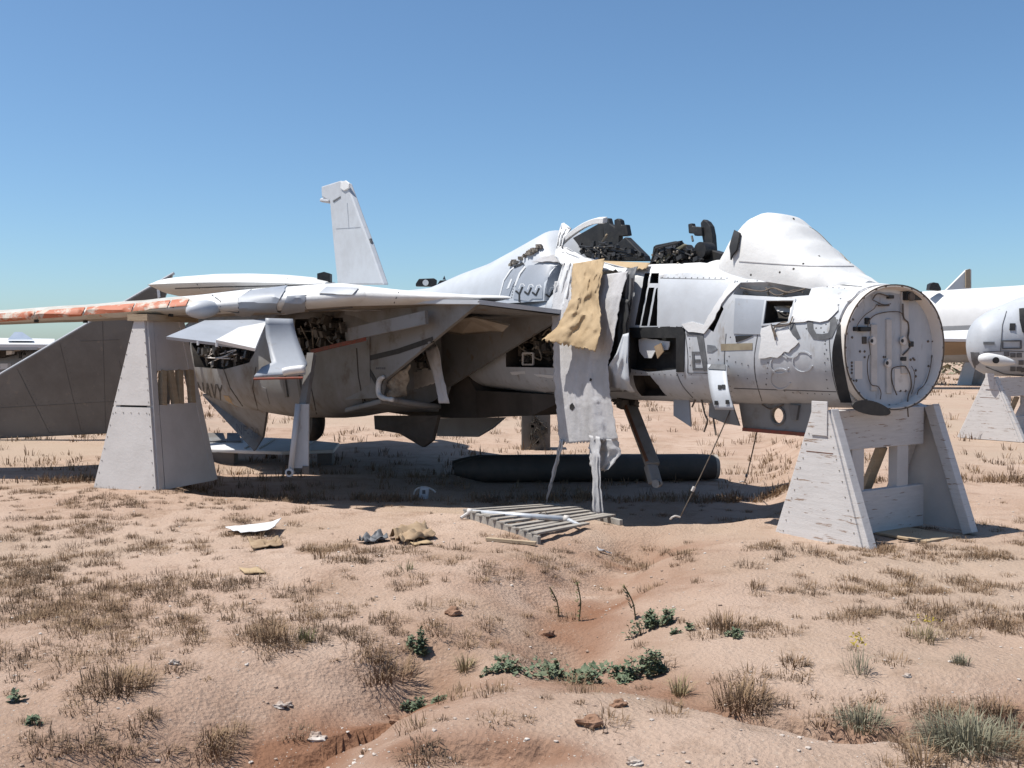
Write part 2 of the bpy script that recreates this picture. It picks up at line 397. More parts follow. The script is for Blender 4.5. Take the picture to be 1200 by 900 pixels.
def hgt(x, y):
    x = np.asarray(x, float); y = np.asarray(y, float)
    near = np.clip((13.5 - y) / 3.0, 0, 1)
    h = 0.10 * fbm(x * 0.5, y * 0.5, 3, 4) * near + 0.05 * fbm(x * 2.1, y * 2.1, 9, 4) * (0.2 + near)
    h += 0.017 * fbm(x * 9, y * 9, 21, 4) * near
    wx = x + 0.25 * fbm(x * 2.2, y * 2.2, 31, 3); wy = y + 0.25 * fbm(x * 2.2 + 9, y * 2.2, 37, 3)
    d = seg_d(wx, wy, GUL); h -= 0.24 * np.exp(-(d / 0.48) ** 2) * (0.5 + 1.0 * vnoise(x * 1.6, y * 1.6, 5))
    d = seg_d(wx, wy, GUL2); h -= 0.09 * np.exp(-(d / 0.3) ** 2)
    for p, sx, sy, a in MND:
        h += a * np.exp(-((wx - p.x) / sx) ** 2 - ((wy - p.y) / sy) ** 2)
    for st, a in ((STEP1, .17), (STEP2, .15), (STEP3, .12)):
        jx = x + 0.13 * fbm(x * 7, y * 7, 51, 3); jy = y + 0.16 * fbm(x * 7, y * 7, 57, 3)
        xs = np.array([p.x for p in st]); ys = np.array([p.y for p in st])
        yl = np.interp(jx, xs, ys)
        e = np.clip(np.minimum(jx - xs[0], xs[-1] - jx) / 0.3, 0, 1)
        s = jy - yl
        h -= a * e * (0.45 + 0.9 * vnoise(x * 5, y * 5, 77)) * np.where(s < 0, np.exp(s / 0.30), np.clip(1 - s / 0.025, 0, 1))
    ra = x / np.maximum(y, 1.0)
    sm = lambda t: t * t * (3 - 2 * t)
    mk = sm(np.clip((ra + 0.345) / 0.07, 0, 1)) * sm(np.clip((0.30 - ra) / 0.06, 0, 1))
    yy = y - 0.8 * np.clip((0.02 - ra) / 0.2, 0, 1) * 0 + 0.25 * fbm(x * 1.3, y * 0.7, 83, 3)
    front = np.interp(x, [-4.5, -3.2, -1.9, -0.6, 1.2, 2.2, 3.0], [12.2, 12.0, 11.1, 10.75, 10.0, 10.2, 10.9])
    h -= mk * (0.25 * sm(np.clip((yy - front + .25) / 0.7, 0, 1)) + 0.22 * sm(np.clip((y - 15.6) / 2.5, 0, 1))) * sm(np.clip((34 - y) / 13, 0, 1))
    d = np.hypot(x, y - 10)
    h += np.clip((d - 60) / 400, 0, 1) * 0.6 * fbm(x * 0.01, y * 0.01, 4, 3)
    return h
def gz(x, y): return float(hgt(np.array([x]), np.array([y]))[0])
def GG(px, py):                                        # ground point under a photo pixel, relief included
    p = Gp(px, py)
    for _ in range(4): p = Gp(px, py, gz(p.x, p.y))
    return p
def spacing(a, b, d, far, g=1.12):
    c = list(np.arange(a, b, d)); st = d
    while c[-1] < far: st *= g; c.append(c[-1] + st)
    return c
ys = spacing(3.2, 11.5, 0.026, 6000); ys = [-6000, -1000, -200, -50, -15, -5, 0, 1.5, 2.6] + ys
xp = spacing(0, 5.2, 0.028, 6000); xs_ = [-v for v in xp[:0:-1]] + xp
X, Y = np.meshgrid(np.array(xs_), np.array(ys)); Zg = hgt(X, Y)
nx, ny = len(xs_), len(ys)
me = bpy.data.meshes.new('ground')
co = np.stack([X.ravel(), Y.ravel(), Zg.ravel()], 1)
idx = np.arange(nx * ny).reshape(ny, nx)
q = np.stack([idx[:-1, :-1], idx[:-1, 1:], idx[1:, 1:], idx[1:, :-1]], -1).reshape(-1, 4)
me.vertices.add(len(co)); me.vertices.foreach_set('co', co.ravel())
me.loops.add(q.size); me.loops.foreach_set('vertex_index', q.ravel())
me.polygons.add(len(q)); me.polygons.foreach_set('loop_start', np.arange(0, q.size, 4)); me.polygons.foreach_set('loop_total', np.full(len(q), 4))
me.polygons.foreach_set('use_smooth', np.ones(len(q), bool)); me.update(); me.validate()
def soil():
    m = bpy.data.materials.new('desert_soil'); m.use_nodes = True; n = m.node_tree.nodes; l = m.node_tree.links
    b = n['Principled BSDF']; b.inputs['Roughness'].default_value = 0.95; b.inputs['Specular IOR Level'].default_value = 0.1
    tc = n.new('ShaderNodeTexCoord')
    def noise(s, d=6, r=.6):
        x = n.new('ShaderNodeTexNoise'); x.inputs['Scale'].default_value = s; x.inputs['Detail'].default_value = d; x.inputs['Roughness'].default_value = r
        l.new(tc.outputs['Object'], x.inputs['Vector']); return x.outputs[0]
    def rng_(s, a, c):
        r = n.new('ShaderNodeMapRange'); r.inputs[1].default_value = a; r.inputs[2].default_value = c; l.new(s, r.inputs[0]); return r.outputs[0]
    def mix(f, c1, c2):
        x = n.new('ShaderNodeMix'); x.data_type = 'RGBA'; l.new(f, x.inputs[0])
        for c, i in ((c1, 6), (c2, 7)):
            if isinstance(c, tuple): x.inputs[i].default_value = (*alb(c), 1)
            else: l.new(c, x.inputs[i])
        return x.outputs[2]
    c = mix(rng_(noise(0.55, 8), .38, .62), (0.560, 0.418, 0.328), (0.470, 0.328, 0.245))
    c = mix(rng_(noise(2.7, 8), .55, .72), c, (0.350, 0.235, 0.168))
    c = mix(rng_(noise(1.15, 9, .72), .52, .66), c, (0.385, 0.262, 0.185))
    c = mix(rng_(noise(30, 5), .58, .74), c, (0.56, 0.44, 0.35))
    c = mix(rng_(noise(0.14, 4), .47, .62), c, (0.50, 0.385, 0.295))
    av = n.new('ShaderNodeAttribute'); av.attribute_name = 'fresh_earth'
    c = mix(av.outputs['Fac'], c, (0.285, 0.150, 0.092))
    v = n.new('ShaderNodeTexVoronoi'); v.inputs['Scale'].default_value = 55; l.new(tc.outputs['Object'], v.inputs['Vector'])
    sp = n.new('ShaderNodeMath'); sp.operation = 'LESS_THAN'; sp.inputs[1].default_value = 0.17; l.new(v.outputs['Distance'], sp.inputs[0])
    gt = n.new('ShaderNodeMath'); gt.operation = 'MULTIPLY'; l.new(sp.outputs[0], gt.inputs[0]); l.new(rng_(noise(9, 3), .55, .60), gt.inputs[1])
    c = mix(gt.outputs[0], c, (0.60, 0.52, 0.44))
    # bare soil is redder wherever the ground is steep: freshly broken earth on the gully banks
    l.new(c, b.inputs['Base Color'])
    bp = n.new('ShaderNodeBump'); bp.inputs['Strength'].default_value = 0.8; bp.inputs['Distance'].default_value = 0.035
    ad = n.new('ShaderNodeMath'); ad.operation = 'ADD'; l.new(noise(22, 8, .7), ad.inputs[0])
    vv = n.new('ShaderNodeTexVoronoi'); vv.inputs['Scale'].default_value = 38; l.new(tc.outputs['Object'], vv.inputs['Vector'])
    ml = n.new('ShaderNodeMath'); ml.operation = 'MULTIPLY'; ml.inputs[1].default_value = 0.35; l.new(vv.outputs['Distance'], ml.inputs[0])
    l.new(ml.outputs[0], ad.inputs[1]); l.new(ad.outputs[0], bp.inputs['Height']); l.new(bp.outputs[0], b.inputs['Normal'])
    return m
dr_ = np.exp(-(seg_d(X.ravel(), Y.ravel(), GUL) / 0.80) ** 2) + 0.6 * np.exp(-(seg_d(X.ravel(), Y.ravel(), GUL2) / 0.3) ** 2)
for st in (STEP1, STEP2, STEP3): dr_ += 1.0 * np.exp(-(seg_d(X.ravel(), Y.ravel(), st) / 0.13) ** 2)
at = me.attributes.new('fresh_earth', 'FLOAT', 'POINT'); at.data.foreach_set('value', np.clip(dr_ * (0.55 + 1.6 * fbm(X.ravel() * 1.9, Y.ravel() * 1.9, 91, 4)), 0, 1).astype(np.float32))
me.materials.append(soil())
go = bpy.data.objects.new('ground', me); COL.objects.link(go); tag(go, kind='structure')
# ==================================================================== AIRCRAFT
jet = empty('derelict_fighter_jet', NOSE, math.atan2(UD.y, UD.x))
tag(jet, 'stripped grey and white fighter jet without nose cone, propped on white wooden stands', 'aircraft')

def ring(u, hw, wb, wt, wc, n=56, p=None, v0=0.0):
    r = []
    if p is None: p = 2.3 + 1.1 * min(1, max(0, (u - .5) / 1.5))
    for i in range(n):
        t = 2 * math.pi * i / n; c, s = math.cos(t), math.sin(t)
        v = hw * math.copysign(abs(c) ** (2 / p), c)
        z = math.copysign(abs(s) ** (2 / p), s); z = wc + z * ((wt - wc) if z > 0 else (wc - wb))
        r.append(Vector((u, v0 + v, z)))
    return r
# paint with a white peel coat over the top
def fus_mat():
    m = M('grey_paint').copy(); m.name = 'fuselage_paint'; n = m.node_tree.nodes; l = m.node_tree.links
    b = n['Principled BSDF']; old = b.inputs['Base Color'].links[0].from_socket
    tc = n.new('ShaderNodeTexCoord'); sx = n.new('ShaderNodeSeparateXYZ'); l.new(tc.outputs['Object'], sx.inputs[0])
    ns = n.new('ShaderNodeTexNoise'); ns.inputs['Scale'].default_value = 4; l.new(tc.outputs['Object'], ns.inputs['Vector'])
    def mth(op, a, c):
        x = n.new('ShaderNodeMath'); x.operation = op
        for s, i in ((a, 0), (c, 1)):
            if isinstance(s, float): x.inputs[i].default_value = s
            else: l.new(s, x.inputs[i])
        return x.outputs[0]
    line = mth('MINIMUM', mth('ADD', mth('MULTIPLY', sx.outputs[0], 0.17), 2.215), 2.50)
    d = mth('SUBTRACT', sx.outputs[2], mth('ADD', line, mth('MULTIPLY', mth('SUBTRACT', ns.outputs[0], 0.5), 0.05)))
    f = mth('GREATER_THAN', d, 0.0)
    x = n.new('ShaderNodeMix'); x.data_type = 'RGBA'; l.new(f, x.inputs[0]); l.new(old, x.inputs[6]); x.inputs[7].default_value = (*alb((0.80, 0.80, 0.79)), 1)
    l.new(x.outputs[2], b.inputs['Base Color']); MATS['fuselage_paint'] = m
fus_mat()
FT = [(0.03, .612, 1.165, 2.295, 1.72), (0.16, .622, 1.16, 2.315, 1.72), (0.6, .655, 1.15, 2.40, 1.74), (1.2, .68, 1.14, 2.52, 1.77), (2.0, .70, 1.13, 2.66, 1.80),
      (3.0, .71, 1.12, 2.70, 1.82), (4.0, .71, 1.11, 2.70, 1.84), (4.35, .71, 1.11, 2.50, 1.85), (4.8, .70, 1.11, 2.40, 1.86), (6.0, .70, 1.15, 2.42, 1.9), (7.2, .66, 1.25, 2.40, 1.9)]
mb = MB(); us = [0.03 + (7.2 - .03) * i / 80 for i in range(81)]
def cant(p, k=.15): return Vector((p.x + k * p.y * max(0, 1 - max(0, p.x) / 1.2), p.y, p.z))
def dent(p):
    k = 1 + .011 * float(fbm(np.array([p.x * 2.6]), np.array([math.atan2(p.z - 1.8, p.y) * 3.0]), 5, 3)[0]) * min(1, p.x * 2)
    return Vector((p.x, p.y * k, 1.8 + (p.z - 1.8) * k))
mb.loft([[cant(dent(p)) for p in ring(u, *lerpt(FT, u))] for u in us])
fus = mb.build('forward_fuselage', 'fuselage_paint', jet, angle=40)
SF = Surf(fus)

cuts = []
mbc = MB(); mbc.box((3.15, 0, 2.75), (2.5, .84, 1.3)); cuts.append(mbc.build('cutter', 'dark_cavity'))        # cockpits
for poly, dp, mm in [
    ([(756, 320), (762, 320), (750, 381), (744, 381)], .2, 'black'),
    ([(763.5, 320), (772.5, 320), (771.5, 332), (761.5, 332)], .2, 'black'),
    ([(760.5, 337), (767, 337), (758.5, 382), (751.5, 382)], .2, 'black'),
    ([(769, 338), (771, 337), (770, 382), (761, 382)], .2, 'black'),
    ([(738, 384), (798, 382), (803, 386), (802, 432), (760, 436), (738, 432)], .10, 'black'),
    ([(868, 331), (956, 329.5), (948, 346), (921, 348.5), (870, 346), (859, 345)], .22, 'primer'),
    ([(898, 353), (931, 353), (925, 377), (894, 380)], .20, 'dark_cavity'),
    ([(742, 440), (762, 440), (782, 464), (752, 464)], .12, 'dark_cavity'),
    ([(846, 358), (848, 362), (836, 389), (830, 385)], .12, 'black'),
    ([(593, 381), (650, 378), (650, 431), (593, 430)], .30, 'dark_cavity'),
]: cuts.append(cutter(poly, SF, dp, mm))
carve(fus, cuts)

def onf(px, py, d):
    q, n = SF.hit(px, py); return q - n * d
# skins, films and stencils on the nose side
patch('access_panel', [(774, 327), (862, 329), (856, 345), (842, 362), (829, 384), (772, 384)], SF, 'pale_panel', jet, .004, .006, 7)
patch('torn_skin_edge', [(856, 334), (868, 333), (850, 352), (836, 378), (826, 391), (808, 389), (800, 380), (812, 377), (826, 381), (838, 360)], SF, 'white_film', jet, .012, .006, 5, .8)
patch('grey_panel', [(862, 350), (898, 352), (893, 392), (860, 391)], SF, 'grey_panel', jet, .004, .005, 7)
patch('peeled_film', [(936, 352), (968, 354), (982, 357), (983, 364), (971, 376), (962, 378), (948, 376), (938, 378), (925, 378), (927, 362)], SF, 'white_film', jet, .010, .005, 5, .7)
patch('peeled_film', [(893, 385), (904, 381), (915, 387), (924, 384), (937, 401), (925, 413), (920, 412), (912, 419), (904, 418), (890, 420), (892, 404)], SF, 'white_film', jet, .010, .005, 5, .9)
patch('peeled_film', [(993, 345), (1004, 337), (1017, 338), (1012, 346), (1004, 353), (993, 354)], SF, 'white_film', jet, .006, .004, 5, .4)
patch('white_remnant', [(745, 398), (750, 396), (770, 399), (781, 400), (779, 410), (764, 412), (760, 420), (752, 420), (746, 412)], SF, 'white_film', jet, -.05, .008, 5, .7)
patch('black_frame', [(738, 384), (800, 382), (803, 390), (802, 436), (793, 436), (793, 396), (742, 396)], SF, 'black', jet, .004, .006, 6)
patch('tan_scrap', [(768, 406), (776, 402), (779, 412), (772, 420)], SF, 'card', jet, .01, .01, 5)
for pts in ([(927, 374), (930, 386), (935, 397)], [(949, 372), (950, 386), (955, 394), (964, 395), (973, 393), (977, 384), (976, 372)], [(981, 374), (984, 386), (987, 396)]): ribbon('number_marking', pts, 7.0, SF, 'stencil', jet, .004, .002)
patch('warning_strip', [(845, 403), (882, 402), (882, 410), (845, 411)], SF, 'primer', jet, .002, .002, 6)
patch('dark_tear', [(862, 394), (883, 393), (875, 397), (863, 401)], SF, 'black', jet, .004, .004, 5, .4)
patch('dark_stripe', [(805, 387), (818, 387), (818, 393), (805, 393)], SF, 'stencil', jet, .003, .004, 5)
patch('dark_stripe', [(816, 389), (824, 388), (830, 434), (825, 435)], SF, 'stencil', jet, .003, .004, 5)
for poly in ([(811, 412), (826, 412), (826, 415), (811, 415)], [(811, 415), (814, 415), (815, 432), (812, 432)], [(812, 431), (827, 431), (827, 434), (812, 434)], [(815, 421), (821, 421), (821, 425), (815, 425)]):
    patch('dark_stripe', poly, SF, 'stencil', jet, .003, .003, 5)
patch('blue_smudge', [(829, 404), (838, 405), (841, 409), (835, 413), (829, 413)], SF, 'stencil_pale', jet, .003, .002, 5, .4)
for cx, cy, r in ((914, 427, 11), (941, 424, 12), (915, 444, 12), (928, 410, 9)):
    ribbon('raised_ring', [(cx + r * math.cos(t * .35), cy + r * math.sin(t * .35)) for t in range(1, 17)], 1.6, SF, 'grey_paint', jet, .002, .006)
# panel seams and rivet lines
seams = [[(851, 391), (849, 420), (850, 445), (857, 470)], [(793, 437), (800, 452), (812, 466)], [(888, 392), (884, 420), (886, 445), (893, 470)],
         [(774, 326), (850, 328)], [(741, 322), (735, 350), (733, 380), (738, 440)], [(975, 362), (972, 400), (976, 440), (984, 468)],
         [(806, 437), (848, 438)], [(803, 390), (806, 415), (806, 437)], [(899, 384), (895, 395)], [(860, 455), (980, 459)], [(935, 330), (1010, 336)], [(640, 460), (735, 458)]]
for s in seams: ribbon('panel_seam', [tuple(p)[:2] for p in smoothpath([(a, b, 0) for a, b in s], 4)], 0.9, SF, 'stencil', jet, .0005, .0025)
def rivets(name, line, n, surf, r=.008, m='stencil', parent=jet):
    mb = MB()
    P = [Vector((a, b, 0)) for a, b in line]
    for i in range(n):
        t = i / max(1, n - 1) * (len(P) - 1); k = min(int(t), len(P) - 2); p = P[k].lerp(P[k + 1], t - k)
        q, nn = surf.hit(p.x, p.y); a = nn.orthogonal().normalized(); b = nn.cross(a)
        mb.add([q + nn * .006] + [q + (a * math.cos(j * 1.047) + b * math.sin(j * 1.047)) * r + nn * .0015 for j in range(6)], [(0, j + 1, (j + 1) % 6 + 1) for j in range(6)])
    return tag(mb.build(name, m, parent), kind='stuff')
for ln, n in (([(808, 397), (809, 428), (812, 460)], 7), ([(832, 420), (862, 424), (884, 430)], 7), ([(856, 395), (853, 440), (858, 465)], 9), ([(865, 440), (925, 460), (972, 462)], 12),
              ([(968, 380), (966, 420), (970, 455)], 8), ([(776, 325), (852, 326)], 12), ([(864, 330), (940, 327), (1000, 332)], 14), ([(864, 354), (892, 356)], 5), ([(864, 388), (890, 389)], 5), ([(778, 380), (826, 382)], 9), ([(945, 385), (965, 384), (970, 420)], 8), ([(900, 425), (898, 450)], 5), ([(640, 446), (735, 446)], 14), ([(745, 437), (800, 440)], 9), ([(935, 333), (990, 338)], 9), ([(985, 350), (978, 372)], 4)):
    rivets('rivet_row', ln, n, SF)
# equipment in the openings
clutter('wiring_tray', [(864, 334), (950, 333), (945, 345), (868, 344)], lambda x, y, d: onf(x, y, d), jet, 12, (.10, .2), 'equip_pale', 1, 5, 5, 0)
mbw = MB()
mbw.tube(smoothpath([onf(866, 336, .02), onf(890, 339, .03), onf(905, 334, .04), onf(925, 341, .02), onf(953, 335, .0)], 6), .008, 6)
mbw.tube(smoothpath([onf(895, 332, .05), onf(908, 342, .05), onf(930, 337, .03), onf(940, 340, .03)], 6), .006, 6); mbw.build('wire', 'wire', jet)
for pts in ([(931, 372), (926, 381), (910, 384), (912, 394), (908, 388), (906, 380)], [(924, 378), (915, 380), (909, 386), (911, 399)]):
    MB().tube(smoothpath([onf(x, y, -.03) for x, y in pts], 5), .006, 6).build('wire', 'wire', jet)
for ab in ([(897, 352), (933, 352)], [(932, 353), (926, 379)], [(927, 378), (893, 381)], [(894, 381), (898, 352)]): ribbon('opening_frame', ab, 2.2, SF, 'pale_panel', jet, .002, .014)
patch('bay_liner', [(866, 332), (953, 331), (946, 345), (870, 345)], SF, 'primer', jet, -.19, .004, 7)
clutter('avionics', [(597, 384), (648, 381), (648, 424), (597, 424)], lambda x, y, d: onf(x, y, d), jet, 34, (.08, .28), 'equip', 3, 12, 8, 12)
clutter('avionics', [(597, 384), (648, 381), (648, 424), (597, 424)], lambda x, y, d: onf(x, y, d), jet, 6, (.06, .15), 'equip_pale', 2, 6, 9, 4)
fr = MB()
for a, b in (((609, 414), (621, 414)), ((621, 414), (621, 428)), ((621, 428), (609, 428)), ((609, 428), (609, 414))): fr.beam(onf(*a, .05), onf(*b, .05), .02, .02)
fr.build('equipment_frame', 'rib', jet)
patch('skin_scratch', [(598, 436), (615, 435), (616, 438), (600, 439)], SF, 'white_film', jet, .003, .002, 5, .5)
patch('skin_scratch', [(625, 438), (650, 440), (649, 443), (630, 441)], SF, 'white_film', jet, .003, .002, 5, .5)

# bulkhead ring and face -------------------------------------------------
NB = (.60, 1.155, 2.29, 1.72)
mb = MB(); n = 64
def rg(u, k=1.0, p=2.15):
    hw, wb, wt, wc = NB; return [cant(q) for q in ring(u, hw * k, wc - (wc - wb) * k, wc + (wt - wc) * k, wc, n, p)]
mb.loft([rg(.22, .985), rg(.05, .99), rg(-.03, 1.0), rg(-.055, .995), rg(-.06, .965), rg(-.02, .94), rg(.05, .93)], cap=False)
brim = mb.build('bulkhead_rim', 'bulkhead', jet, angle=35)
bulk = MB().loft([rg(.06, .97), rg(.045, .92), rg(.04, .6)]).build('nose_bulkhead', 'bulkhead', jet, angle=35)
mbt = MB()
for i in range(12):
    t0 = 2 * math.pi * (i + .5) / 12
rimedge = MB().loft([rg(-.058, 1.003), rg(-.064, 1.002), rg(-.065, .984), rg(-.059, .982)], cap=False).build('rim_edge', 'wire', brim)
def onb(px, py, d=0.0):
    c0 = .038 - d; r_ = rayl(px, py); t = (c0 - CAML.x + .15 * CAML.y) / (r_.x - .15 * r_.y); return CAML + r_ * t
K = lambda x, y: (960 + x / 5, 320 + y / 5)            # reading of the close-up
for x0, x1, y0, y1 in ((292, 328, 300, 690), (383, 413, 270, 705), (470, 512, 110, 590)):
    a = onb(*K(x0, y0)); b = onb(*K(x1, y0)); c = onb(*K(x1, y1)); d = onb(*K(x0, y1))
    bevel(MB().plate([p - Vector((.012, 0, 0)) for p in (a, b, c, d)], .026, (1, 0, 0)).build('stiffener', 'rib', bulk), .006)
for x0, x1, y0, y1 in ((205, 250, 515, 620), (440, 530, 560, 690)):
    MB().plate([onb(*K(*p), .006) for p in ((x0, y0), (x1, y0), (x1, y1), (x0, y1))], .012, (1, 0, 0)).build('cover_plate', 'bulkhead', bulk)
def disc(c, r, th, m, name, parent, r2=None, nrm=(1, 0, 0), nn=20):
    nrm = Vector(nrm).normalized(); a = nrm.orthogonal().normalized(); b = nrm.cross(a); c = Vector(c); r2 = r2 or r
    f = lambda h, q, s: [c + nrm * h + a * (q * math.cos(2 * math.pi * j / nn)) + b * (q * math.sin(2 * math.pi * j / nn)) for j in range(nn)]
    return MB().loft([f(0, r, 0), f(-th, r, 0), f(-th, r2, 0)]).build(name, m, parent, angle=30)
for x, y in ((308, 397), (487, 397), (398, 527)):
    disc(onb(*K(x, y), .02), .038, .02, 'bulkhead', 'boss', bulk); disc(onb(*K(x, y), .041), .018, .004, 'black', 'bolt_hole', bulk)
for x0, x1, y0, y1, dd in ((250, 275, 372, 415, .02), (495, 585, 108, 160, .07), (200, 222, 315, 340, .03), (230, 292, 315, 342, .05), (478, 505, 490, 515, .03), (268, 292, 262, 300, .03), (520, 545, 400, 432, .04), (400, 430, 130, 150, .04)):
    P = [onb(*K(*p), dd / 2) for p in ((x0, y0), (x1, y0), (x1, y1), (x0, y1))]
    bevel(MB().plate(P, dd, (1, 0, 0)).build('connector_block', 'seat_dark' if x0 not in (250,) else 'equip', bulk), .006)
disc(onb(*K(535, 138), .07), .04, .02, 'wire', 'port', bulk)
for pts, r in (([(285, 320), (292, 280), (330, 245), (400, 228), (470, 228), (495, 250)], .008), ([(220, 320), (232, 290), (270, 245), (320, 210), (345, 180), (400, 190)], .006),
               ([(315, 150), (345, 120), (415, 140)], .010), ([(310, 155), (350, 175), (380, 186), (420, 180)], .007), ([(490, 180), (495, 260), (520, 290), (525, 340), (520, 380), (535, 420), (520, 450), (490, 480)], .012),
               ([(292, 480), (282, 530), (288, 610), (308, 655), (345, 665), (362, 700), (358, 740)], .007), ([(500, 545), (450, 550), (425, 570), (428, 640), (455, 715)], .009), ([(505, 545), (530, 590), (540, 660), (522, 720), (518, 780), (522, 842)], .010),
               ([(540, 545), (560, 590), (555, 660), (540, 710)], .005), ([(660, 480), (650, 560), (620, 650), (580, 690), (572, 750)], .007), ([(345, 190), (410, 190)], .012), ([(300, 480), (292, 400)], .005)):
    MB().tube(smoothpath([onb(*K(*p), .035 + .01 * math.sin(i * 2)) for i, p in enumerate(pts)], 6), r * .62, 6).build('cable', 'wire', bulk, smooth=True)
mbs = MB(); rs = random.Random(3)
for x, y in [(193, 272), (187, 377), (148, 455), (233, 459), (260, 459), (260, 493), (160, 635), (530, 508), (552, 508), (545, 500), (632, 400), (635, 545), (560, 570), (405, 775), (445, 775), (470, 690), (500, 690), (185, 525), (185, 545), (185, 565), (185, 585), (195, 630), (212, 630), (372, 492), (385, 492), (407, 490), (560, 605), (660, 400), (656, 490), (640, 230)]:
    c = onb(*K(x, y)); mbs.box(c - Vector((.008, 0, 0)), (.016, .017, .017), Matrix.Rotation(rs.random(), 3, 'X'))
tag(mbs.build('fastener', 'wire', bulk), kind='stuff')
rgm = MB()
for i in range(26):
    t = 2 * math.pi * i / 26; p = rg(-.06, .982)[int(64 * i / 26)]
    rgm.box(p, (.014, .018, .018))
tag(rgm.build('rim_bolt', 'wire', brim), kind='stuff')
# gap with black gasket between skin and bulkhead; a drooping black flap below
skl = MB(); st = []
for i in range(15):
    t = i / 14; py = 350 + t * 122; a = L(985 - 10 * math.sin(math.pi * t ** .8), 380 + t * 92, u=.06); b = L(985.5 + 13 * t * t, 380 + t * 92, u=.02); st.append((a, b))
skl.add([q for ab in st for q in ab], [(2 * i, 2 * i + 1, 2 * i + 3, 2 * i + 2) for i in range(14)]); skl.build('torn_gasket', 'black', jet, smooth=True)
fl = []
for i in range(26):
    t = 2 * math.pi * i / 26; fl.append(K(305 + 110 * math.cos(t) + 8 * math.sin(2 * t), 790 + 42 * math.sin(t) + 20 * math.cos(t)))
MB().plate([L(x, y, u=-.085 - .0004 * (x - 1000)) for x, y in fl], .012, (1, 0, 0)).build('drooping_flap', 'seat_dark', jet)

# windshield under its white cover -----------------------------------------
rows = []
WS = [(.20, .20, 2.33, 0), (.38, .34, 2.41, 0), (.6, .43, 2.56, 0), (.85, .47, 2.76, 0), (1.05, .49, 2.94, 0), (1.22, .50, 3.06, 0), (1.36, .50, 3.09, 0), (1.48, .50, 3.06, 0), (1.60, .49, 2.96, 0), (1.68, .48, 2.80, 0)]
for u in [.20 + 1.48 * i / 44 for i in range(45)]:
    hw, top, k = lerpt(WS, u); fb = lerpt(FT, u); r = []
    base = 2.16 + .19 * u
    for j in range(33):
        t = math.pi * j / 32; c, s = math.cos(t), math.sin(t)
        pw = 0.80
        v = hw * math.copysign(abs(c) ** pw, c); z = base + (top - base) * s ** .85
        r.append(Vector((u, v, z + .010 * math.sin(9 * t + u * 7) * s * .6)))
    rows.append(r)
wsc = MB().loft(rows, cap=True, closed=False).build('windshield_cover', 'white_cover', jet, angle=60)
SW = Surf(wsc)
patch('black_scrap', [(864, 272), (870, 275), (866, 294), (861, 300), (859, 305), (858, 291)], SW, 'black', jet, .02, .02, 5, .5)
patch('black_scrap', [(858, 312), (861, 310), (861, 315), (858, 316)], SF, 'black', jet, .01, .01, 5)
ribbon('cover_seam', [(950, 262), (975, 285), (996, 308)], 1.0, SW, 'primer', wsc, .001, .004)
ribbon('cover_seam', [(866, 306), (905, 309), (950, 312), (1000, 312)], 1.0, SW, 'cloth', wsc, .001, .005)
rivets('cover_stud', [(880, 322), (925, 318), (935, 312), (960, 300)], 5, SW, .012, 'equip', wsc)
rivets('cover_stud', [(916, 249), (930, 256), (930, 257)], 3, SW, .014, 'equip', wsc)

# cockpits ------------------------------------------------------------------
def lv(px, py, v=0.0, **k): return L(px, py, v=v)
tubm = MB(); tubm.box((3.15, 0, 2.12), (2.46, .8, .06)); tubm.build('cockpit_floor', 'black', jet)
def outline(name, pts, v, th, m, parent=jet, bev=.01):
    o = MB().plate([L(x, y, v=v) for x, y in pts], th, (0, 1, 0)).build(name, m, parent); 
    if bev: bevel(o, bev)
    return o
H = lambda x, y: (740 + x / 7.5, 240 + y / 7.5)

post = outline('pilot_seat_post', [H(*p) for p in ((625, 160), (650, 128), (685, 150), (712, 190), (728, 270), (738, 400), (745, 520), (680, 545), (655, 370), (635, 260))], .02, .07, 'seat_dark')
outline('headrest_arm', [H(*p) for p in ((512, 170), (545, 162), (552, 190), (630, 195), (635, 272), (570, 274), (560, 255), (518, 252))], .06, .06, 'seat_dark', post)
outline('seat_pan', [H(*p) for p in ((560, 420), (740, 400), (835, 430), (815, 490), (760, 548), (540, 545))], .10, .12, 'seat_dark', post)
disc(L(*H(600, 400), v=.25), .09, .16, 'seat_dark', 'seat_cushion_roll', post, nrm=(0, 1, 0))
MB().box((2.42, -.1, 2.42), (.5, .42, .5)).build('seat_bucket', 'seat_dark', post)
outline('seat_back_cover', [H(*p) for p in ((225, 370), (245, 355), (420, 320), (440, 345), (500, 350), (540, 400), (560, 480), (540, 545), (330, 530), (270, 470), (215, 440))], .12, .12, 'seat_dark')
outline('olive_webbing', [H(*p) for p in ((470, 340), (490, 352), (410, 420), (300, 490), (220, 530), (225, 500), (310, 440), (400, 380))], .34, .03, 'olive')
clutter('cockpit_clutter', [H(*p) for p in ((220, 380), (420, 340), (560, 420), (640, 540), (180, 540))], lambda x, y, d: L(x, y, v=d), jet, 46, (.1, .4), 'seat_dark', 2, 8, 12, 7)
clutter('cockpit_fitting', [H(*p) for p in ((180, 430), (320, 400), (560, 430), (560, 530), (170, 520))], lambda x, y, d: L(x, y, v=d), jet, 12, (.38, .45), 'equip_pale', 1, 2.2, 14, 0)
for a, b in (((165, 530), (215, 380)), ((215, 380), (430, 325)), ((540, 320), (530, 275)), ((215, 440), (270, 470))):
    MB().tube([L(*H(*a), v=.42), L(*H(*b), v=.4)], .012, 6).build('cockpit_strut', 'seat_dark', jet)
T = lambda x, y: (640 + x / 5, 240 + y / 5)
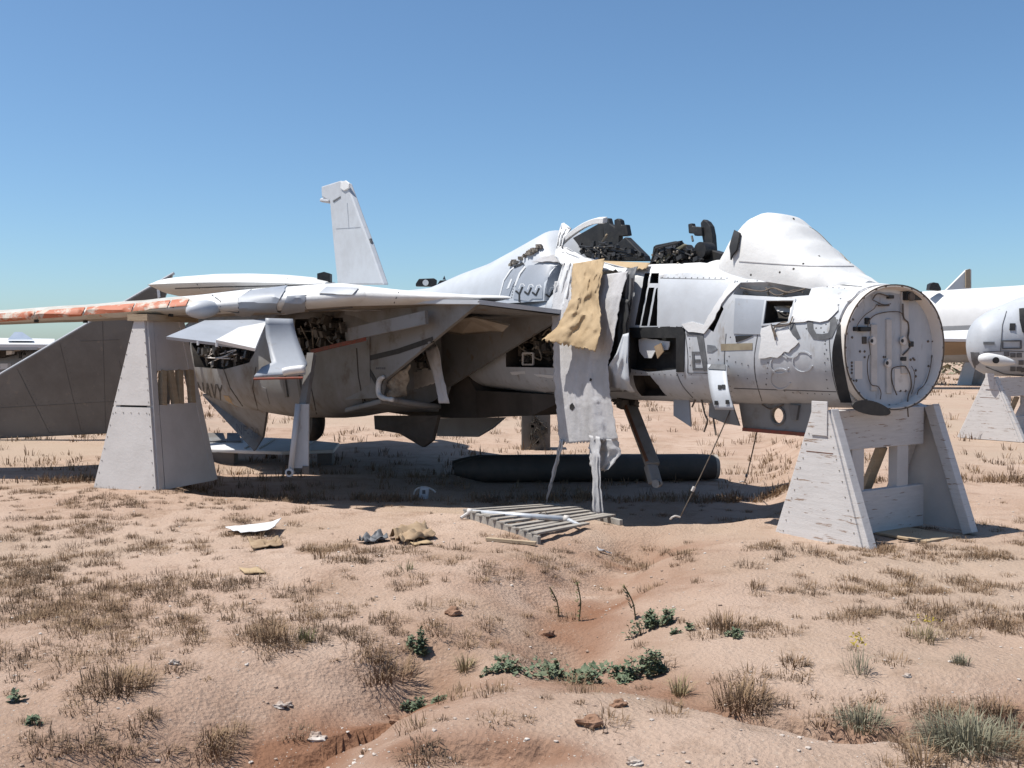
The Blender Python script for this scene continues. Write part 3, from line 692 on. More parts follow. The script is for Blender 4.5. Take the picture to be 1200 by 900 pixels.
rp = outline('rear_seat_post', [T(*p) for p in ((345, 85), (375, 78), (385, 112), (412, 130), (410, 90), (430, 80), (446, 90), (452, 120), (480, 116), (492, 180), (470, 185), (440, 185), (435, 280), (355, 290), (350, 170))], .05, .07, 'seat_dark')
outline('rear_seat_back', [T(*p) for p in ((480, 190), (590, 300), (600, 330), (350, 330), (352, 250), (420, 240))], .08, .10, 'seat_dark', rp)
MB().tube([L(*T(290, 275), v=.30), L(*T(358, 172), v=.22)], .013, 8).build('wooden_stick', 'tan_wood', jet)
outline('rear_cockpit_hollow', [T(*p) for p in ((95, 240), (160, 200), (330, 105), (350, 110), (355, 300), (270, 310), (200, 285))], -.02, .08, 'black')
clutter('rear_cockpit_clutter', [T(*p) for p in ((150, 240), (350, 210), (560, 290), (560, 325), (270, 315))], lambda x, y, d: L(x, y, v=d), jet, 30, (.36, .44), 'seat_dark', 2, 6, 22, 8)
clutter('rear_cockpit_fitting', [T(*p) for p in ((200, 260), (350, 240), (360, 300), (270, 310))], lambda x, y, d: L(x, y, v=d), jet, 12, (.44, .48), 'equip_pale', 1, 2.0, 23, 0)
# canopy hoop, white
hp = smoothpath([L(*T(*p), v=.42 - i * .02) for i, p in enumerate(((85, 225), (140, 175), (220, 120), (290, 92), (345, 88)))], 5)
bevel(MB().loft([[p + d for d in (Vector((0, .03, -.05)), Vector((0, .03, .02)), Vector((0, -.04, .04)), Vector((0, -.04, -.03)))] for p in hp]).build('canopy_hoop', 'white_cover', jet, angle=40), .008)
# turtledeck / dorsal spine ----------------------------------------------------
def top_at(px, py, v=0.0): return L(px, py, v=v)
sp = [top_at(*p) for p in ((664, 268), (650, 276), (632, 287), (600, 306), (570, 318), (535, 336), (500, 340))]
tab = [(4.42, 2.86), (4.62, 3.06)] + [(p.x, p.z) for p in sp]; tab.sort(); rows = []
for u in [tab[0][0] + (tab[-1][0] - tab[0][0]) * i / 40 for i in range(41)]:
    top = float(np.interp(u, [a for a, b in tab], [b for a, b in tab])); hb = float(np.interp(u, [4.5, 5.5, 8, 12], [.68, .70, .82, .9])); r = []
    for j in range(29):
        t = math.pi * j / 28; c, s = math.cos(t), math.sin(t)
        r.append(Vector((u, hb * math.copysign(abs(c) ** .75, c), 2.30 + (top - 2.30) * s ** .9)))
    rows.append(r)
spine = MB().loft(rows, closed=False).build('dorsal_spine', 'pale_panel', jet, angle=50)
SS = Surf(spine)
Q = lambda x, y: (560 + x / 6.43, 260 + y / 6.43)
patch('kill_mark_panel', [Q(*p) for p in ((380, 330), (500, 320), (630, 340), (560, 590), (470, 610), (270, 580), (300, 450))], SS, 'grey_panel', jet, .004, .005, 6)
patch('spine_panel', [Q(*p) for p in ((280, 345), (350, 320), (330, 380), (265, 480), (230, 580), (170, 570), (205, 450))], SS, 'grey_panel', jet, .004, .005, 6)
patch('white_dash', [Q(*p) for p in ((255, 430), (265, 432), (240, 500), (220, 508))], SS, 'white_film', jet, .010, .003, 4)
patch('black_tear', [Q(*p) for p in ((275, 340), (310, 325), (340, 305), (355, 318), (320, 335), (282, 350))], SS, 'black', jet, .012, .006, 4, .3)
for x, y in ((318, 545), (384, 550), (443, 555), (537, 570)):
    for pts in ([(x, y + 60), (x, y), (x + 24, y - 55)], [(x, y - 2), (x - 28, y - 25)]):
        ribbon('kill_mark', [Q(*p) for p in pts], 1.7, SS, 'black', jet, .012, .003)
    ribbon('white_halo', [Q(*p) for p in ((x - 5, y - 40), (x + 8, y - 75), (x + 28, y - 78), (x + 40, y - 60))], 1.0, SS, 'white_film', jet, .008, .002)
ribbon('spine_seam', [Q(*p) for p in ((165, 570), (200, 440), (250, 365), (275, 345))], 1.3, SS, 'white_film', jet, .008, .004)
ribbon('spine_seam', [Q(*p) for p in ((285, 480), (320, 390), (360, 340))], 2.0, SS, 'white_film', jet, .008, .004)
rivets('spine_rivet', [Q(*p) for p in ((255, 570), (270, 480), (310, 400), (350, 345))], 14, SS, .010)
patch('torn_white_sheet', [Q(*p) for p in ((420, 310), (480, 280), (560, 262), (640, 255), (700, 300), (690, 330), (630, 320), (520, 308))], SS, 'cloth', jet, .025, .008, 4, .6)
mbq = MB(); rs = random.Random(5)
for i in range(40):
    x = rs.uniform(250, 480); y = 320 - (x - 250) * .62 + rs.uniform(-4, 22); q_, n_ = SS.hit(*Q(x, y)); mbq.box(q_ + n_ * .02, (.05 * rs.random() + .02, .05 * rs.random() + .02, .03), Matrix.Rotation(rs.random() * 3, 3, 'Z'))
tag(mbq.build('spine_debris', 'equip_pale', jet), kind='stuff')
# crumpled white sheeting over the aft cockpit rim
def curtain(name, rows, m, parent=None, nv=26, nh=26, wave=.02, seed=1, freq=3.0, th=.004, local=True, rag=0.0, folds=2.5, crease=3.0, ty=1.2):
    """rows: (left px, left py, right px, right py, v). A hanging or crumpled sheet."""
    r = random.Random(seed); pts = []
    tab = [(i / (len(rows) - 1),) + tuple(rw) for i, rw in enumerate(rows)]; o1 = r.random() * 30
    for i in range(nv + 1):
        t = i / nv; lx, ly, rx, ry, v = lerpt(tab, t)
        lx += r.uniform(-rag, rag); rx += r.uniform(-rag, rag)
        for j in range(nh + 1):
            s = j / nh
            nz = float(fbm(np.array([s * freq + o1]), np.array([t * freq * ty + seed * 3.1]), seed, 4)[0]) * wave * 3 - abs(float(fbm(np.array([s * freq * 1.3 + t * 1.7 + o1]), np.array([t * freq * ty - s * 1.2 + 7]), seed + 40, 3)[0])) * wave * crease + wave * math.sin(s * folds * 6.28 + 2.0 * t + seed) * (0.3 + t)
            p = L(lx + (rx - lx) * s, ly + (ry - ly) * s, v=v + nz)
            if i == nv: p.z += r.uniform(-.02, .02)
            pts.append(p)
    k = nh + 1
    fs = [(i * k + j, i * k + j + 1, (i + 1) * k + j + 1, (i + 1) * k + j) for i in range(nv) for j in range(nh)]
    o = mobj(name, pts, fs, m, parent, angle=50)
    sd = o.modifiers.new('thick', 'SOLIDIFY'); sd.thickness = th; sd.offset = 0
    return o
curtain('crumpled_sheet', [(653, 288, 664, 290, .50), (651, 294, 684, 301, .56), (650, 300, 735, 314, .66), (658, 310, 745, 320, .74)], 'white_film', jet, 16, 26, .025, 4, 5)
curtain('crumpled_sheet', [(658, 262, 661, 261, .30), (656, 268, 670, 268, .36), (654, 276, 663, 277, .42), (652, 290, 660, 290, .5)], 'white_film', jet, 12, 10, .02, 6, 5)
curtain('sill_strip', [(692, 305, 762, 308, .50), (690, 312, 756, 316, .64)], 'tan_canvas', jet, 6, 20, .012, 3, 4)
curtain('side_sheet', [(660, 308, 676, 308, .76), (652, 335, 672, 330, .80), (646, 362, 668, 350, .84), (646, 380, 660, 365, .86)], 'white_film', jet, 16, 12, .02, 8, 5)
# ------------------------------------------------------------------- glove, intakes, nacelles
def airfoil(v, le, te, wc, th, n=22, blunt=.5, camber=.0):
    up = []; dn = []
    for i in range(n + 1):
        s = i / n; x = s ** 1.8
        y = th * (1.485 * math.sqrt(x) - .63 * x - 1.758 * x * x + 1.4215 * x ** 3 - .518 * x ** 4) / 1.0
        up.append(Vector((le + (te - le) * x, v, wc + y * 1.0))); dn.append(Vector((le + (te - le) * x, v, wc - y * .75)))
    return up + dn[-2:0:-1]
GL = L(567, 354, v=1.9); GI = L(660, 368, v=.85)
WLE = [(2.55, 5.5, 9.6, 2.36, .40), (3.2, 6.15, 9.9, 2.31, .40), (4.15, 6.95, 10.3, 2.235, .33), (4.6, 7.3, 10.45, 2.205, .28), (5.3, 7.95, 10.6, 2.16, .25), (6.1, 8.75, 10.7, 2.115, .22), (7.0, 9.6, 11.1, 2.07, .19), (8.0, 10.5, 11.7, 2.02, .15)]
# panel stack: upper skin white, lower brownish: split by facing sides into two parts
def wingskins(rows, parent, names, mats):
    n = len(rows[0]); h = n // 2
    k = 6                                              # the top coat wraps round the leading edge
    up = MB().loft([r[-k:] + r[:h + 1] for r in rows], cap=False, closed=False).build(names[0], mats[0], parent, angle=50)
    dn = MB().loft([r[h:2 * h - k + 1][::-1] for r in rows], cap=False, closed=False).build(names[1], mats[1], parent, angle=50)
    return up, dn
rows = [airfoil(v, *lerpt([(r[0],) + r[1:] for r in WLE], v)) for v in [2.55 + (8.0 - 2.55) * i / 50 for i in range(51)]]
ki = 15
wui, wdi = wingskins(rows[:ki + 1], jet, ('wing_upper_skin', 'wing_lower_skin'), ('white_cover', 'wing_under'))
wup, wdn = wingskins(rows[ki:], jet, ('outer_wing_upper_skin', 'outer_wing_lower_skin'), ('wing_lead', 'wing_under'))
tip = MB().add(rows[-1], [tuple(range(len(rows[-1])))]).build('wing_tip_cap', 'white_cover', jet)
SU = Surf(wup)
GLV = [(1.45, 4.0, 10.5, 2.30, .14), (1.9, GL.x + .02, 10.2, 2.285, .16), (2.2, 4.75, 9.9, 2.32, .27), (2.56, 5.5, 9.62, 2.36, .40)]
rows = [airfoil(v, *lerpt(GLV, v)) for v in [1.45 + (2.56 - 1.45) * i / 24 for i in range(25)]]
gup, gdn = wingskins(rows, jet, ('glove_upper_skin', 'glove_lower_skin'), ('white_cover', 'wing_under'))
SG = Surf(gup)
# everything of wing leading edge in one surface to lay panels on
class Multi:
    def __init__(s, *a): s.a = a
    def hit(s, px, py):
        d = rayl(px, py).normalized(); best = None
        for q in s.a:
            h = q.b.ray_cast(CAML, d)
            if h[0] is not None and (best is None or h[3] < best[2]): best = (h[0], h[1], h[3])
        if best is None: return s.a[0].hit(px, py)
        n = best[1].normalized(); n = -n if n.dot(d) > 0 else n
        return best[0].copy(), n
SUG = Multi(SU, SG, Surf(gdn), Surf(wdn), Surf(wui), Surf(wdi))
C2 = lambda x, y: (180 + x / 3, 300 + y / 3)
patch('grey_glove_panel', [C2(*p) for p in ((300, 150), (345, 125), (470, 108), (462, 125), (436, 165), (434, 192), (446, 196), (470, 145), (535, 140), (532, 190), (400, 212), (302, 212))], SUG, 'grey_panel', jet, .014, .006, 5)
patch('grey_glove_panel', [C2(*p) for p in ((610, 112), (722, 116), (700, 138), (582, 134))], SUG, 'grey_panel', jet, .014, .005, 5)
patch('white_drip', [C2(*p) for p in ((715, 192), (800, 188), (803, 205), (780, 218), (745, 215))], SUG, 'white_film', jet, .006, .004, 6, .4)
for s in ([(536, 138), (532, 180), (548, 194), (700, 180)], [(300, 212), (298, 150), (345, 120)], [(232, 215), (236, 160), (205, 138)], [(846, 165), (862, 128)]):
    ribbon('wing_seam', [C2(*p) for p in s], 1.3, SUG, 'stencil', jet, .002, .004)
# leading-edge slat segments with flaking orange paint
for i, (a, b) in enumerate([(-20, 42), (44, 100), (103, 158), (160, 200), (202, 222)]):
    yt = lambda x: 371.5 - x * .073 - max(0, x - 150) * .02
    patch('slat_paint_strip', [(a, yt(a) - 3), (b, yt(b) - 3), (b - 4, yt(b) + 5), (a - 4, yt(a) + 4.5)], SUG, 'orange_strip', jet, .012, .004, 4)
for x in (43, 101, 159, 201):
    y = 371.5 - x * .073; ribbon('slat_gap', [(x + 6, y - 4), (x + 2, y + 4), (x - 1, y + 13)], 1.2, SUG, 'stencil', jet, .004, .004)
    q_, n_ = SUG.hit(x - 1, y + 11.5); MB().box(q_, (.06, .05, .06)).build('slat_track_end', 'black', jet)
# slat end fairing
c = SUG.hit(240, 362)[0]; rowsf = []
for i in range(15):
    t = i / 14; r = .115 * math.sin(math.pi * min(1, .06 + t * .93)) ** .55; p = L(219 + 40 * t, 364 - 3 * t, u=c.x - .03)
    rowsf.append([p + Vector((.13 * (r / .115) * math.cos(a), 0, r * math.sin(a))) for a in [2 * math.pi * k / 16 for k in range(16)]])
MB().loft(rowsf).build('slat_end_fairing', 'pale_panel', jet, smooth=True)

# right intake
lip_lo = L(452, 468, v=2.0); lip_in = L(527, 470, v=.85)
lt = .05
ow = MB().plate([(GL.x, 1.94, GL.z + .01), (GL.x + .05, 1.94, GL.z - .03), L(452, 446, v=1.94), L(447, 466, v=1.94), (7.4, 1.94, 1.0), (7.4, 1.94, 2.32)], lt, (0, 1, 0)).build('intake_side_wall', 'under_paint', jet)
SO = Surf(ow)
MB().plate([(GI.x, .85, GI.z + .02), (GI.x + .04, .85, GI.z - .05), L(527, 453, v=.85), (6.5, .85, 1.05), (7.2, .85, 1.05), (7.2, .85, 2.3)], lt, (0, 1, 0)).build('intake_splitter_wall', 'under_grey', jet)
MB().plate([(GI.x, .82, GI.z + .02), (GL.x, 1.96, GL.z + .0), (4.8, 2.15, 2.27), (7.2, 2.2, 2.30), (7.2, .7, 2.30), (4.9, .7, 2.22)], .05, (0, 0, 1)).build('intake_upper_lip', 'pale_panel', jet)
MB().add([(GI.x + .01, .86, GI.z - .02), (GL.x + .02, 1.93, GL.z - .035), (6.6, 1.93, 2.15), (6.6, .86, 2.1)], [(0, 1, 2, 3)]).build('intake_ramp', 'under_grey', jet)
ramp2 = MB().plate([L(478, 381, v=1.5), L(555, 371, v=1.5), L(597, 381, v=1.2), L(590, 388, v=1.2), L(540, 392, v=1.4)], .03).build('ramp_panel', 'wing_under', jet)
lw = []
for i in range(13):
    t = i / 12; a = L(444 + 6 * t, 466, v=2.0)
bl = MB().plate([L(446, 470, v=1.98), L(515, 480, v=.9), (7.4, .85, .95), (7.4, 1.98, .85)], .07, (0, 0, 1)).build('intake_lower_lip', 'under_paint', jet)
bevel(bl, .02)
MB().add([(6.9, .86, 1.0), (6.9, 1.92, 1.0), (6.9, 1.92, 2.3), (6.9, .86, 2.3)], [(0, 1, 2, 3)]).build('intake_dark_cap', 'dark_cavity', jet)  # dark sheet stands in for the shade deep inside the duct
C3 = lambda x, y: (400 + x / 3, 300 + y / 3)
# chevron marking, tiny stencil, rolled lip, torn liner
for s in ([(75, 365), (200, 335), (325, 292)], [(78, 362), (100, 405), (126, 450)]): ribbon('warning_chevron', [C3(*p) for p in s], 6 if s[0][1] == 365 else 4, SO, 'black', jet, .003, .003)
for k in range(5): ribbon('stencil_text', [C3(122 + k * 7, 394), C3(126 + k * 7, 396)], 2.2, SO, 'stencil', jet, .003, .002)
MB().tube(smoothpath([L(*C3(*p), v=2.0) for p in ((148, 425), (133, 440), (131, 480), (145, 498), (180, 505))], 5), [.028] * 3 + [.036] * 14 + [.03] * 4, 8).build('rolled_lip', 'white_cover', jet, smooth=True)
MB().tube(smoothpath([L(*C3(*p), v=v) for p, v in (((170, 504), 1.98), ((250, 518), 1.6), ((345, 530), 1.1))], 5), .04, 8).build('lip_edge', 'under_paint', jet, smooth=True)
def sheet3(name, pts4, m, wave=.02, seed=1, parent=jet, n=14):
    a, b, c, d = [Vector(p) for p in pts4]; vs = []
    for i in range(n + 1):
        for j in range(n + 1):
            t, s = i / n, j / n; p = a.lerp(b, s).lerp(d.lerp(c, s), t)
            p += Vector((.3, 1, .2)) * float(fbm(np.array([s * 4 + seed]), np.array([t * 4]), seed, 3)[0]) * wave * 3; vs.append(p)
    k = n + 1; o = mobj(name, vs, [(i * k + j, i * k + j + 1, (i + 1) * k + j + 1, (i + 1) * k + j) for i in range(n) for j in range(n)], m, parent, angle=50)
    sd = o.modifiers.new('thick', 'SOLIDIFY'); sd.thickness = .006; return o
sheet3('torn_liner', [L(*C3(165, 440), v=1.9), L(*C3(240, 378), v=1.85), L(*C3(225, 490), v=1.7), L(*C3(165, 500), v=1.85)], 'equip_pale', .03, 2)
for i in range(6):
    x = 236 + i * 17; MB().plate([L(*C3(x, 395 + 6 * abs(i - 3)), v=1.3), L(*C3(x + 15, 395 + 6 * abs(i - 3)), v=1.3), L(*C3(x + 14, 466 - i * 5), v=1.3), L(*C3(x - 4, 476 - i * 5), v=1.3)], .03, (1, .4, 0)).build('duct_slat', 'rib', jet)
clutter('duct_clutter', [C3(*p) for p in ((270, 345), (310, 340), (330, 400), (250, 390))], lambda x, y, d: L(x, y, v=d), jet, 14, (1.2, 1.5), 'equip', 3, 9, 31, 5)
sheet3('hanging_strip', [L(*C3(300, 330), v=1.5), L(*C3(335, 305), v=1.5), L(*C3(377, 518), v=1.45), L(*C3(345, 518), v=1.5)], 'cloth', .025, 5)

def nacelle(side):
    NT = [(6.6, .82, 1.98, .95, 2.36), (7.4, .80, 2.02, .80, 2.42), (8.6, .78, 2.12, .66, 2.46), (10, .80, 2.22, .60, 2.48), (12, .85, 2.25, .62, 2.48), (13.5, .92, 2.2, .72, 2.46), (15, 1.05, 2.05, .95, 2.36), (16, 1.15, 1.9, 1.15, 2.2)]
    rows = []
    for i in range(40):
        u = 6.6 + 9.4 * i / 39; v0, v1, wb, wt = lerpt(NT, u); c = (v0 + v1) / 2; h = (v1 - v0) / 2; wm = (wb + wt) / 2; r = []
        p = 4.2 - min(1, (u - 6.6) / 3) * 1.7
        for j in range(40):
            t = 2 * math.pi * j / 40; a, b = math.cos(t), math.sin(t)
            r.append(Vector((u, side * (c + h * math.copysign(abs(a) ** (2 / p), a)), wm + (wt - wb) / 2 * math.copysign(abs(b) ** (2 / p), b))))
        rows.append(r)
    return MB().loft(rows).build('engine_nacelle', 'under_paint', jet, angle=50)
nr = nacelle(1); nl = nacelle(-1)
SN = Surf(nr)
nc = [cutter([(224, 402), (286, 396), (300, 410), (292, 425), (262, 433), (228, 430)], SN, .4, 'dark_cavity'),
      cutter([(346, 374), (402, 372), (406, 402), (372, 412), (346, 420)], SN, .4, 'dark_cavity')]
carve(nr, nc)
# left intake box and belly
MB().plate([(3.9, -.85, 2.13), (4.0, -.85, 2.05), (6.2, -.85, 1.1), (7.2, -.85, 1.0), (7.2, -.85, 2.4)], .05, (0, 1, 0)).build('intake_splitter_wall', 'under_grey', jet)
MB().plate([(3.9, -1.94, 2.25), (4.0, -1.94, 2.2), (6.2, -1.94, 1.1), (7.2, -1.94, .95), (7.2, -1.94, 2.4)], .05, (0, 1, 0)).build('intake_side_wall', 'under_paint', jet)
MB().plate([(3.85, -.82, 2.14), (3.9, -1.96, 2.25), (7.2, -2.2, 2.4), (7.2, -.7, 2.4)], .05, (0, 0, 1)).build('intake_upper_lip', 'pale_panel', jet)
MB().plate([(6.2, -.85, 1.05), (6.2, -1.96, 1.05), (7.4, -1.96, .82), (7.4, -.85, .82)], .06, (0, 0, 1)).build('intake_lower_lip', 'under_paint', jet)
bel = MB(); bel.loft([[Vector((u, s * h, z)) for s, z in ((-1, wb), (1, wb), (1, 2.42 if u > 6.5 else 1.14), (-1, 2.42 if u > 6.5 else 1.14))] for u, h, wb in ((4.3, .40, 1.10), (4.9, .52, .86), (6.2, .56, .76), (7.1, .84, .72), (9, .88, .76), (12, .9, 1.1), (15.5, 1.2, 2.0))])
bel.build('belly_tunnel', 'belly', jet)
MB().plate([(8.2, -2.0, 2.44), (8.2, 2.0, 2.44), (9.4, 2.6, 2.50), (14.5, 2.3, 2.5), (16.2, 1.8, 2.35), (16.2, -1.8, 2.35), (14.5, -2.3, 2.5), (9.4, -2.6, 2.50)], .12, (0, 0, 1)).build('upper_deck', 'white_cover', jet)
# big exposed brown duct / engine bay under the glove
clutter('bay_machinery', [(228, 406), (290, 400), (288, 422), (262, 430), (230, 428)], lambda x, y, d: SN.hit(x, y)[0] - Vector((0, d, 0)), nr, 46, (.02, .25), 'equip', 3, 14, 41, 5)
clutter('bay_fitting', [(230, 408), (280, 404), (280, 422), (234, 428)], lambda x, y, d: SN.hit(x, y)[0] - Vector((0, d, 0)), nr, 8, (.0, .1), 'rib', 1, 4, 42, 4)
clutter('wheel_well_machinery', [(348, 376), (404, 374), (404, 400), (372, 410), (348, 418)], lambda x, y, d: L(x, y, v=2.12 - d), nr, 50, (.0, .35), 'equip', 3, 14, 43, 5)
clutter('wheel_well_pipe', [(350, 378), (400, 376), (400, 398), (352, 414)], lambda x, y, d: L(x, y, v=2.15 - d), nr, 4, (.0, .2), 'equip_pale', 1, 5, 44, 3)
MB().beam(L(365, 412, v=2.3), L(428, 397, v=2.3), .03, .05).build('red_strut', 'red_edge', nr)
MB().beam(L(410, 392, v=2.35), L(500, 372, v=2.1), .05, .16).build('glove_fillet', 'under_paint', nr)
lettering('navy_lettering', 'NAVY', [(231, 447), (261, 451), (262, 471), (234, 468)], SN, 'black', nr, .006, 1.05)
patch('bare_primer_patch', [(262, 463), (268, 464), (278, 480), (270, 479)], SN, 'tan_canvas', nr, .004, .003, 5, .3)
patch('bare_primer_patch', [(307, 453), (312, 455), (316, 473), (308, 471), (305, 463)], SN, 'under_paint', nr, .004, .003, 5, .3)
for s in ([(300, 430), (296, 455), (305, 490)], [(362, 420), (365, 455), (372, 490)], [(262, 432), (270, 455), (290, 484)], [(418, 408), (420, 440), (428, 484)]):
    ribbon('nacelle_seam', s, 0.8, SN, 'belly', nr, .002, .004)
for x, wd in ((335, 10), (352, 6)): ribbon('stain_pipe', [(x, 415), (x - 2, 440), (x + 2, 465)], 3, SN, 'under_grey', nr, .004, .02)
# ventral fins, doors under the belly
vf = MB().plate([L(238, 462, v=1.9), L(315, 472, v=1.9), L(309, 512, Y=18.5), L(299, 528, Y=18.35)], .05).build('ventral_fin', 'under_grey', jet)
lettering('tail_code', 'NF-30', [(277, 496), (304, 502), (302, 515), (278, 508)], Surf(vf), 'stencil', vf, .003)
MB().plate([L(440, 487, v=1.5), L(515, 487, v=1.3), L(508, 516, v=1.3), L(497, 524, v=1.3), L(470, 508, v=1.4), L(441, 503, v=1.5)], .05, (0, 1, 0)).build('belly_door', 'belly', jet)
MB().plate([L(516, 490, v=-.5), L(592, 489, v=-.5), L(577, 502, v=-.5), L(560, 512, v=-.5), L(513, 511, v=-.5)], .05, (0, 1, 0)).build('belly_door', 'grey_panel', jet)
wh = MB(); cw = L(365, 492, v=1.45)
wh.loft([[cw + Vector((r * math.cos(t), o, r * math.sin(t))) for t in [2 * math.pi * k / 28 for k in range(28)]] for o, r in ((-.12, .22), (-.11, .30), (-.05, .345), (.05, .345), (.11, .30), (.12, .22))])
wh.build('main_wheel', 'black', jet, angle=40)
# horizontal panel and curved door hanging under the wing
hpn = MB().plate([L(195, 396, Y=11.9), L(240, 377, Y=12.6), L(313, 376, Y=12.7), L(305, 396, Y=12.15), L(299, 409, Y=11.85)], .035).build('hanging_slat_panel', 'grey_panel', jet)
MB().plate([L(253, 400, Y=11.86), L(280, 385, Y=12.2), L(312, 379, Y=12.55), L(305, 395, Y=12.1), L(299, 410, Y=11.82)], .04).build('bare_white_end', 'white_film', hpn)
for x, y in ((232, 402), (254, 404)): MB().box(L(x, y, Y=11.82), (.02, .02, .05)).build('hinge_tab', 'white_film', hpn)
mbd = MB(); cols = []
for i in range(9):
    t = i / 8; xl = 311 + 8 * t - 3 * math.sin(3 * t); xr = 343 + 17 * t ** 1.4; y0 = 373 + 54 * t
    cols.append([L(xl + (xr - xl) * s, y0 + 1 * s, Y=12.35 - .30 * t ** 2 + .1 * s) for s in [k / 6 for k in range(7)]])
for t in (.3, .6, 1.0): cols.append([L(311 - 13 * t + (358 - 311 + 13 * t) * s, 428 + 15 * t - 4 * s * t, Y=12.05 - .25 * t + .1 * s) for s in [k / 6 for k in range(7)]])
k = 7; vs = [p for r in cols for p in r]
dr = mobj('gear_door', vs, [(i * k + j, i * k + j + 1, (i + 1) * k + j + 1, (i + 1) * k + j) for i in range(len(cols) - 1) for j in range(k - 1)], 'grey_panel', jet, angle=60)
sd = dr.modifiers.new('thick', 'SOLIDIFY'); sd.thickness = .03
MB().tube(smoothpath([L(*C2(*p), Y=11.72) for p in ((455, 408), (480, 402), (530, 396))], 4), .045, 8).build('door_edge', 'white_film', dr, smooth=True)
MB().tube([L(*C2(352, 432), Y=11.76), L(*C2(525, 428), Y=11.8)], .015, 6).build('door_trim', 'red_edge', dr)
# gear brace: slim upper link and boxed lower half
g1 = MB().beam(L(*C2(556, 345), Y=12.6), L(*C2(528, 530), Y=12.35), .085, .10).build('gear_brace_link', 'under_grey', jet)
lw1, lw2 = L(*C2(528, 515), Y=12.35), L(*C2(512, 745), Y=12.2)
gb = MB().plate([L(*C2(*p), Y=12.3) for p in ((512, 520), (547, 520), (545, 745), (484, 745))], .06).build('gear_brace', 'grey_paint', jet)
MB().tube([L(*C2(508, 520), Y=12.24), L(*C2(482, 755), Y=12.2)], .034, 10).build('brace_rod', 'pale_panel', gb, smooth=True)
cc = L(*C2(481, 760), Y=12.18); disc(cc, .05, .05, 'pale_panel', 'brace_eye', gb, nrm=loc(NOSE + Vector((.1, 1, 0)))); disc(cc - loc(NOSE + Vector((.1, 1, 0))) * .055, .026, .006, 'black', 'eye_hole', gb, nrm=loc(NOSE + Vector((.1, 1, 0))))
bevel(MB().box(L(*C2(534, 752), Y=12.28), (.07, .07, .1)).build('brace_lug', 'under_grey', gb), .01)

# rear deck, left fin, stabiliser, spine brackets ------------------------------
prof = [(197, 337, 339), (205, 328, 347), (225, 325, 348), (260, 322, 349), (300, 321.5, 349), (340, 323, 349), (372, 326, 349), (392, 331, 349)]
rows = []
for t in range(30):
    x = 197 + 195 * t / 29; a = float(np.interp(x, [p[0] for p in prof], [p[1] for p in prof])); b = float(np.interp(x, [p[0] for p in prof], [p[2] for p in prof]))
    c1 = L(x, (a + b) / 2, Y=17.4); h = abs(b - a) / 2 / FPX * 17.4; r = []
    wu = loc(NOSE + Vector((0, 1, 0)))
    for j in range(20):
        q_ = 2 * math.pi * j / 20; r.append(c1 + wu * (1.0 * math.cos(q_)) + Vector((0, 0, h * math.sin(q_))))
    rows.append(r)
od = MB().loft(rows).build('overwing_fairing', 'white_cover', jet, angle=60)
SD = Surf(od)
for x in (233, 337): ribbon('fairing_seam', [(x, 326), (x - 2, 333), (x + 1, 338)], 1.0, SD, 'stencil', od, .004, .004)
ribbon('fairing_lower_edge', [(205, 338), (260, 336), (320, 335), (388, 333)], 1.2, SD, 'stencil', od, .002, .004)
MB().plate([L(*p, Y=16.9) for p in ((373, 321), (381, 319), (388, 321), (388, 331), (373, 330))], .2, loc(NOSE + Vector((0, 1, 0)))).build('broken_hinge', 'black', jet)
E8 = lambda x, y: (350 + x / 4, 190 + y / 4)
fv = -1.62
fin = bevel(MB().plate([L(*E8(*p), v=fv) for p in ((118, 115), (205, 88), (238, 100), (262, 165), (300, 270), (340, 375), (410, 575), (195, 575), (175, 380), (158, 185), (120, 165))], .14, (0, 1, 0)).build('tail_fin', 'pale_panel', jet), .03, 2)
bevel(MB().plate([L(*E8(*p), v=fv + .08) for p in ((200, 95), (222, 86), (240, 100), (238, 122), (215, 135), (198, 122))], .04, (0, 1, 0)).build('fin_tip_light', 'white_film', fin), .01)
MB().tube([L(*E8(108, 178), v=fv), L(*E8(155, 180), v=fv)], [.05, .08], 8).build('fin_antenna', 'pale_panel', fin)
MB().plate([L(*E8(*p), v=fv + .075) for p in ((160, 182), (196, 160), (197, 164), (165, 186))], .02, (0, 1, 0)).build('rudder_gap', 'stencil', fin)
MB().tube([L(*E8(337, 360), v=fv), L(*E8(341, 385), v=fv)], .03, 6).build('fin_probe', 'stencil', fin)
stb = bevel(MB().plate([L(203, 321, Y=18.9), L(-150, 527, Y=18.9), L(-130, 522, Y=19.3), L(115, 508, Y=19.3), L(150, 506, Y=19.3), L(192, 353, Y=19.0)][0:1] + [L(-110, 503, Y=19.25), L(-95, 518, Y=19.3), L(140, 507, Y=19.35)], .10).build('tail_plane', 'dark_plate', jet), .02, 2)
MB().tube([L(204, 320, Y=18.88), L(-110, 503, Y=19.23)], .028, 8).build('tail_plane_lit_edge', 'pale_panel', stb)  # pale tube paints the sunlit leading edge onto the dark plate
MB().plate([L(*p, Y=18.83) for p in ((186, 331), (188, 332), (187, 340), (188, 348), (185, 350), (184, 340))], .02, loc(NOSE + Vector((0, 1, 0)))).build('tear', 'white_film', stb)
MB().beam(L(140, 430, Y=19.2), (14.2, 1.9, 1.9), .25, .25).build('tail_plane_spigot', 'under_grey', stb)
STB = Surf(stb)
for ln in ([(20, 432), (60, 512)], [(70, 402), (96, 510)], [(120, 374), (124, 508)], [(0, 478), (140, 470)], [(95, 400), (140, 398)], [(150, 352), (160, 400)]): ribbon('panel_seam', ln, .5, STB, 'faint_line', stb, .001, .003)
for ln in ([(24, 430), (63, 512)], [(74, 400), (99, 510)], [(2, 474), (140, 466)]): rivets('rivet_row', ln, 16, STB, .008, 'faint_line', stb)
SFN = Surf(fin)
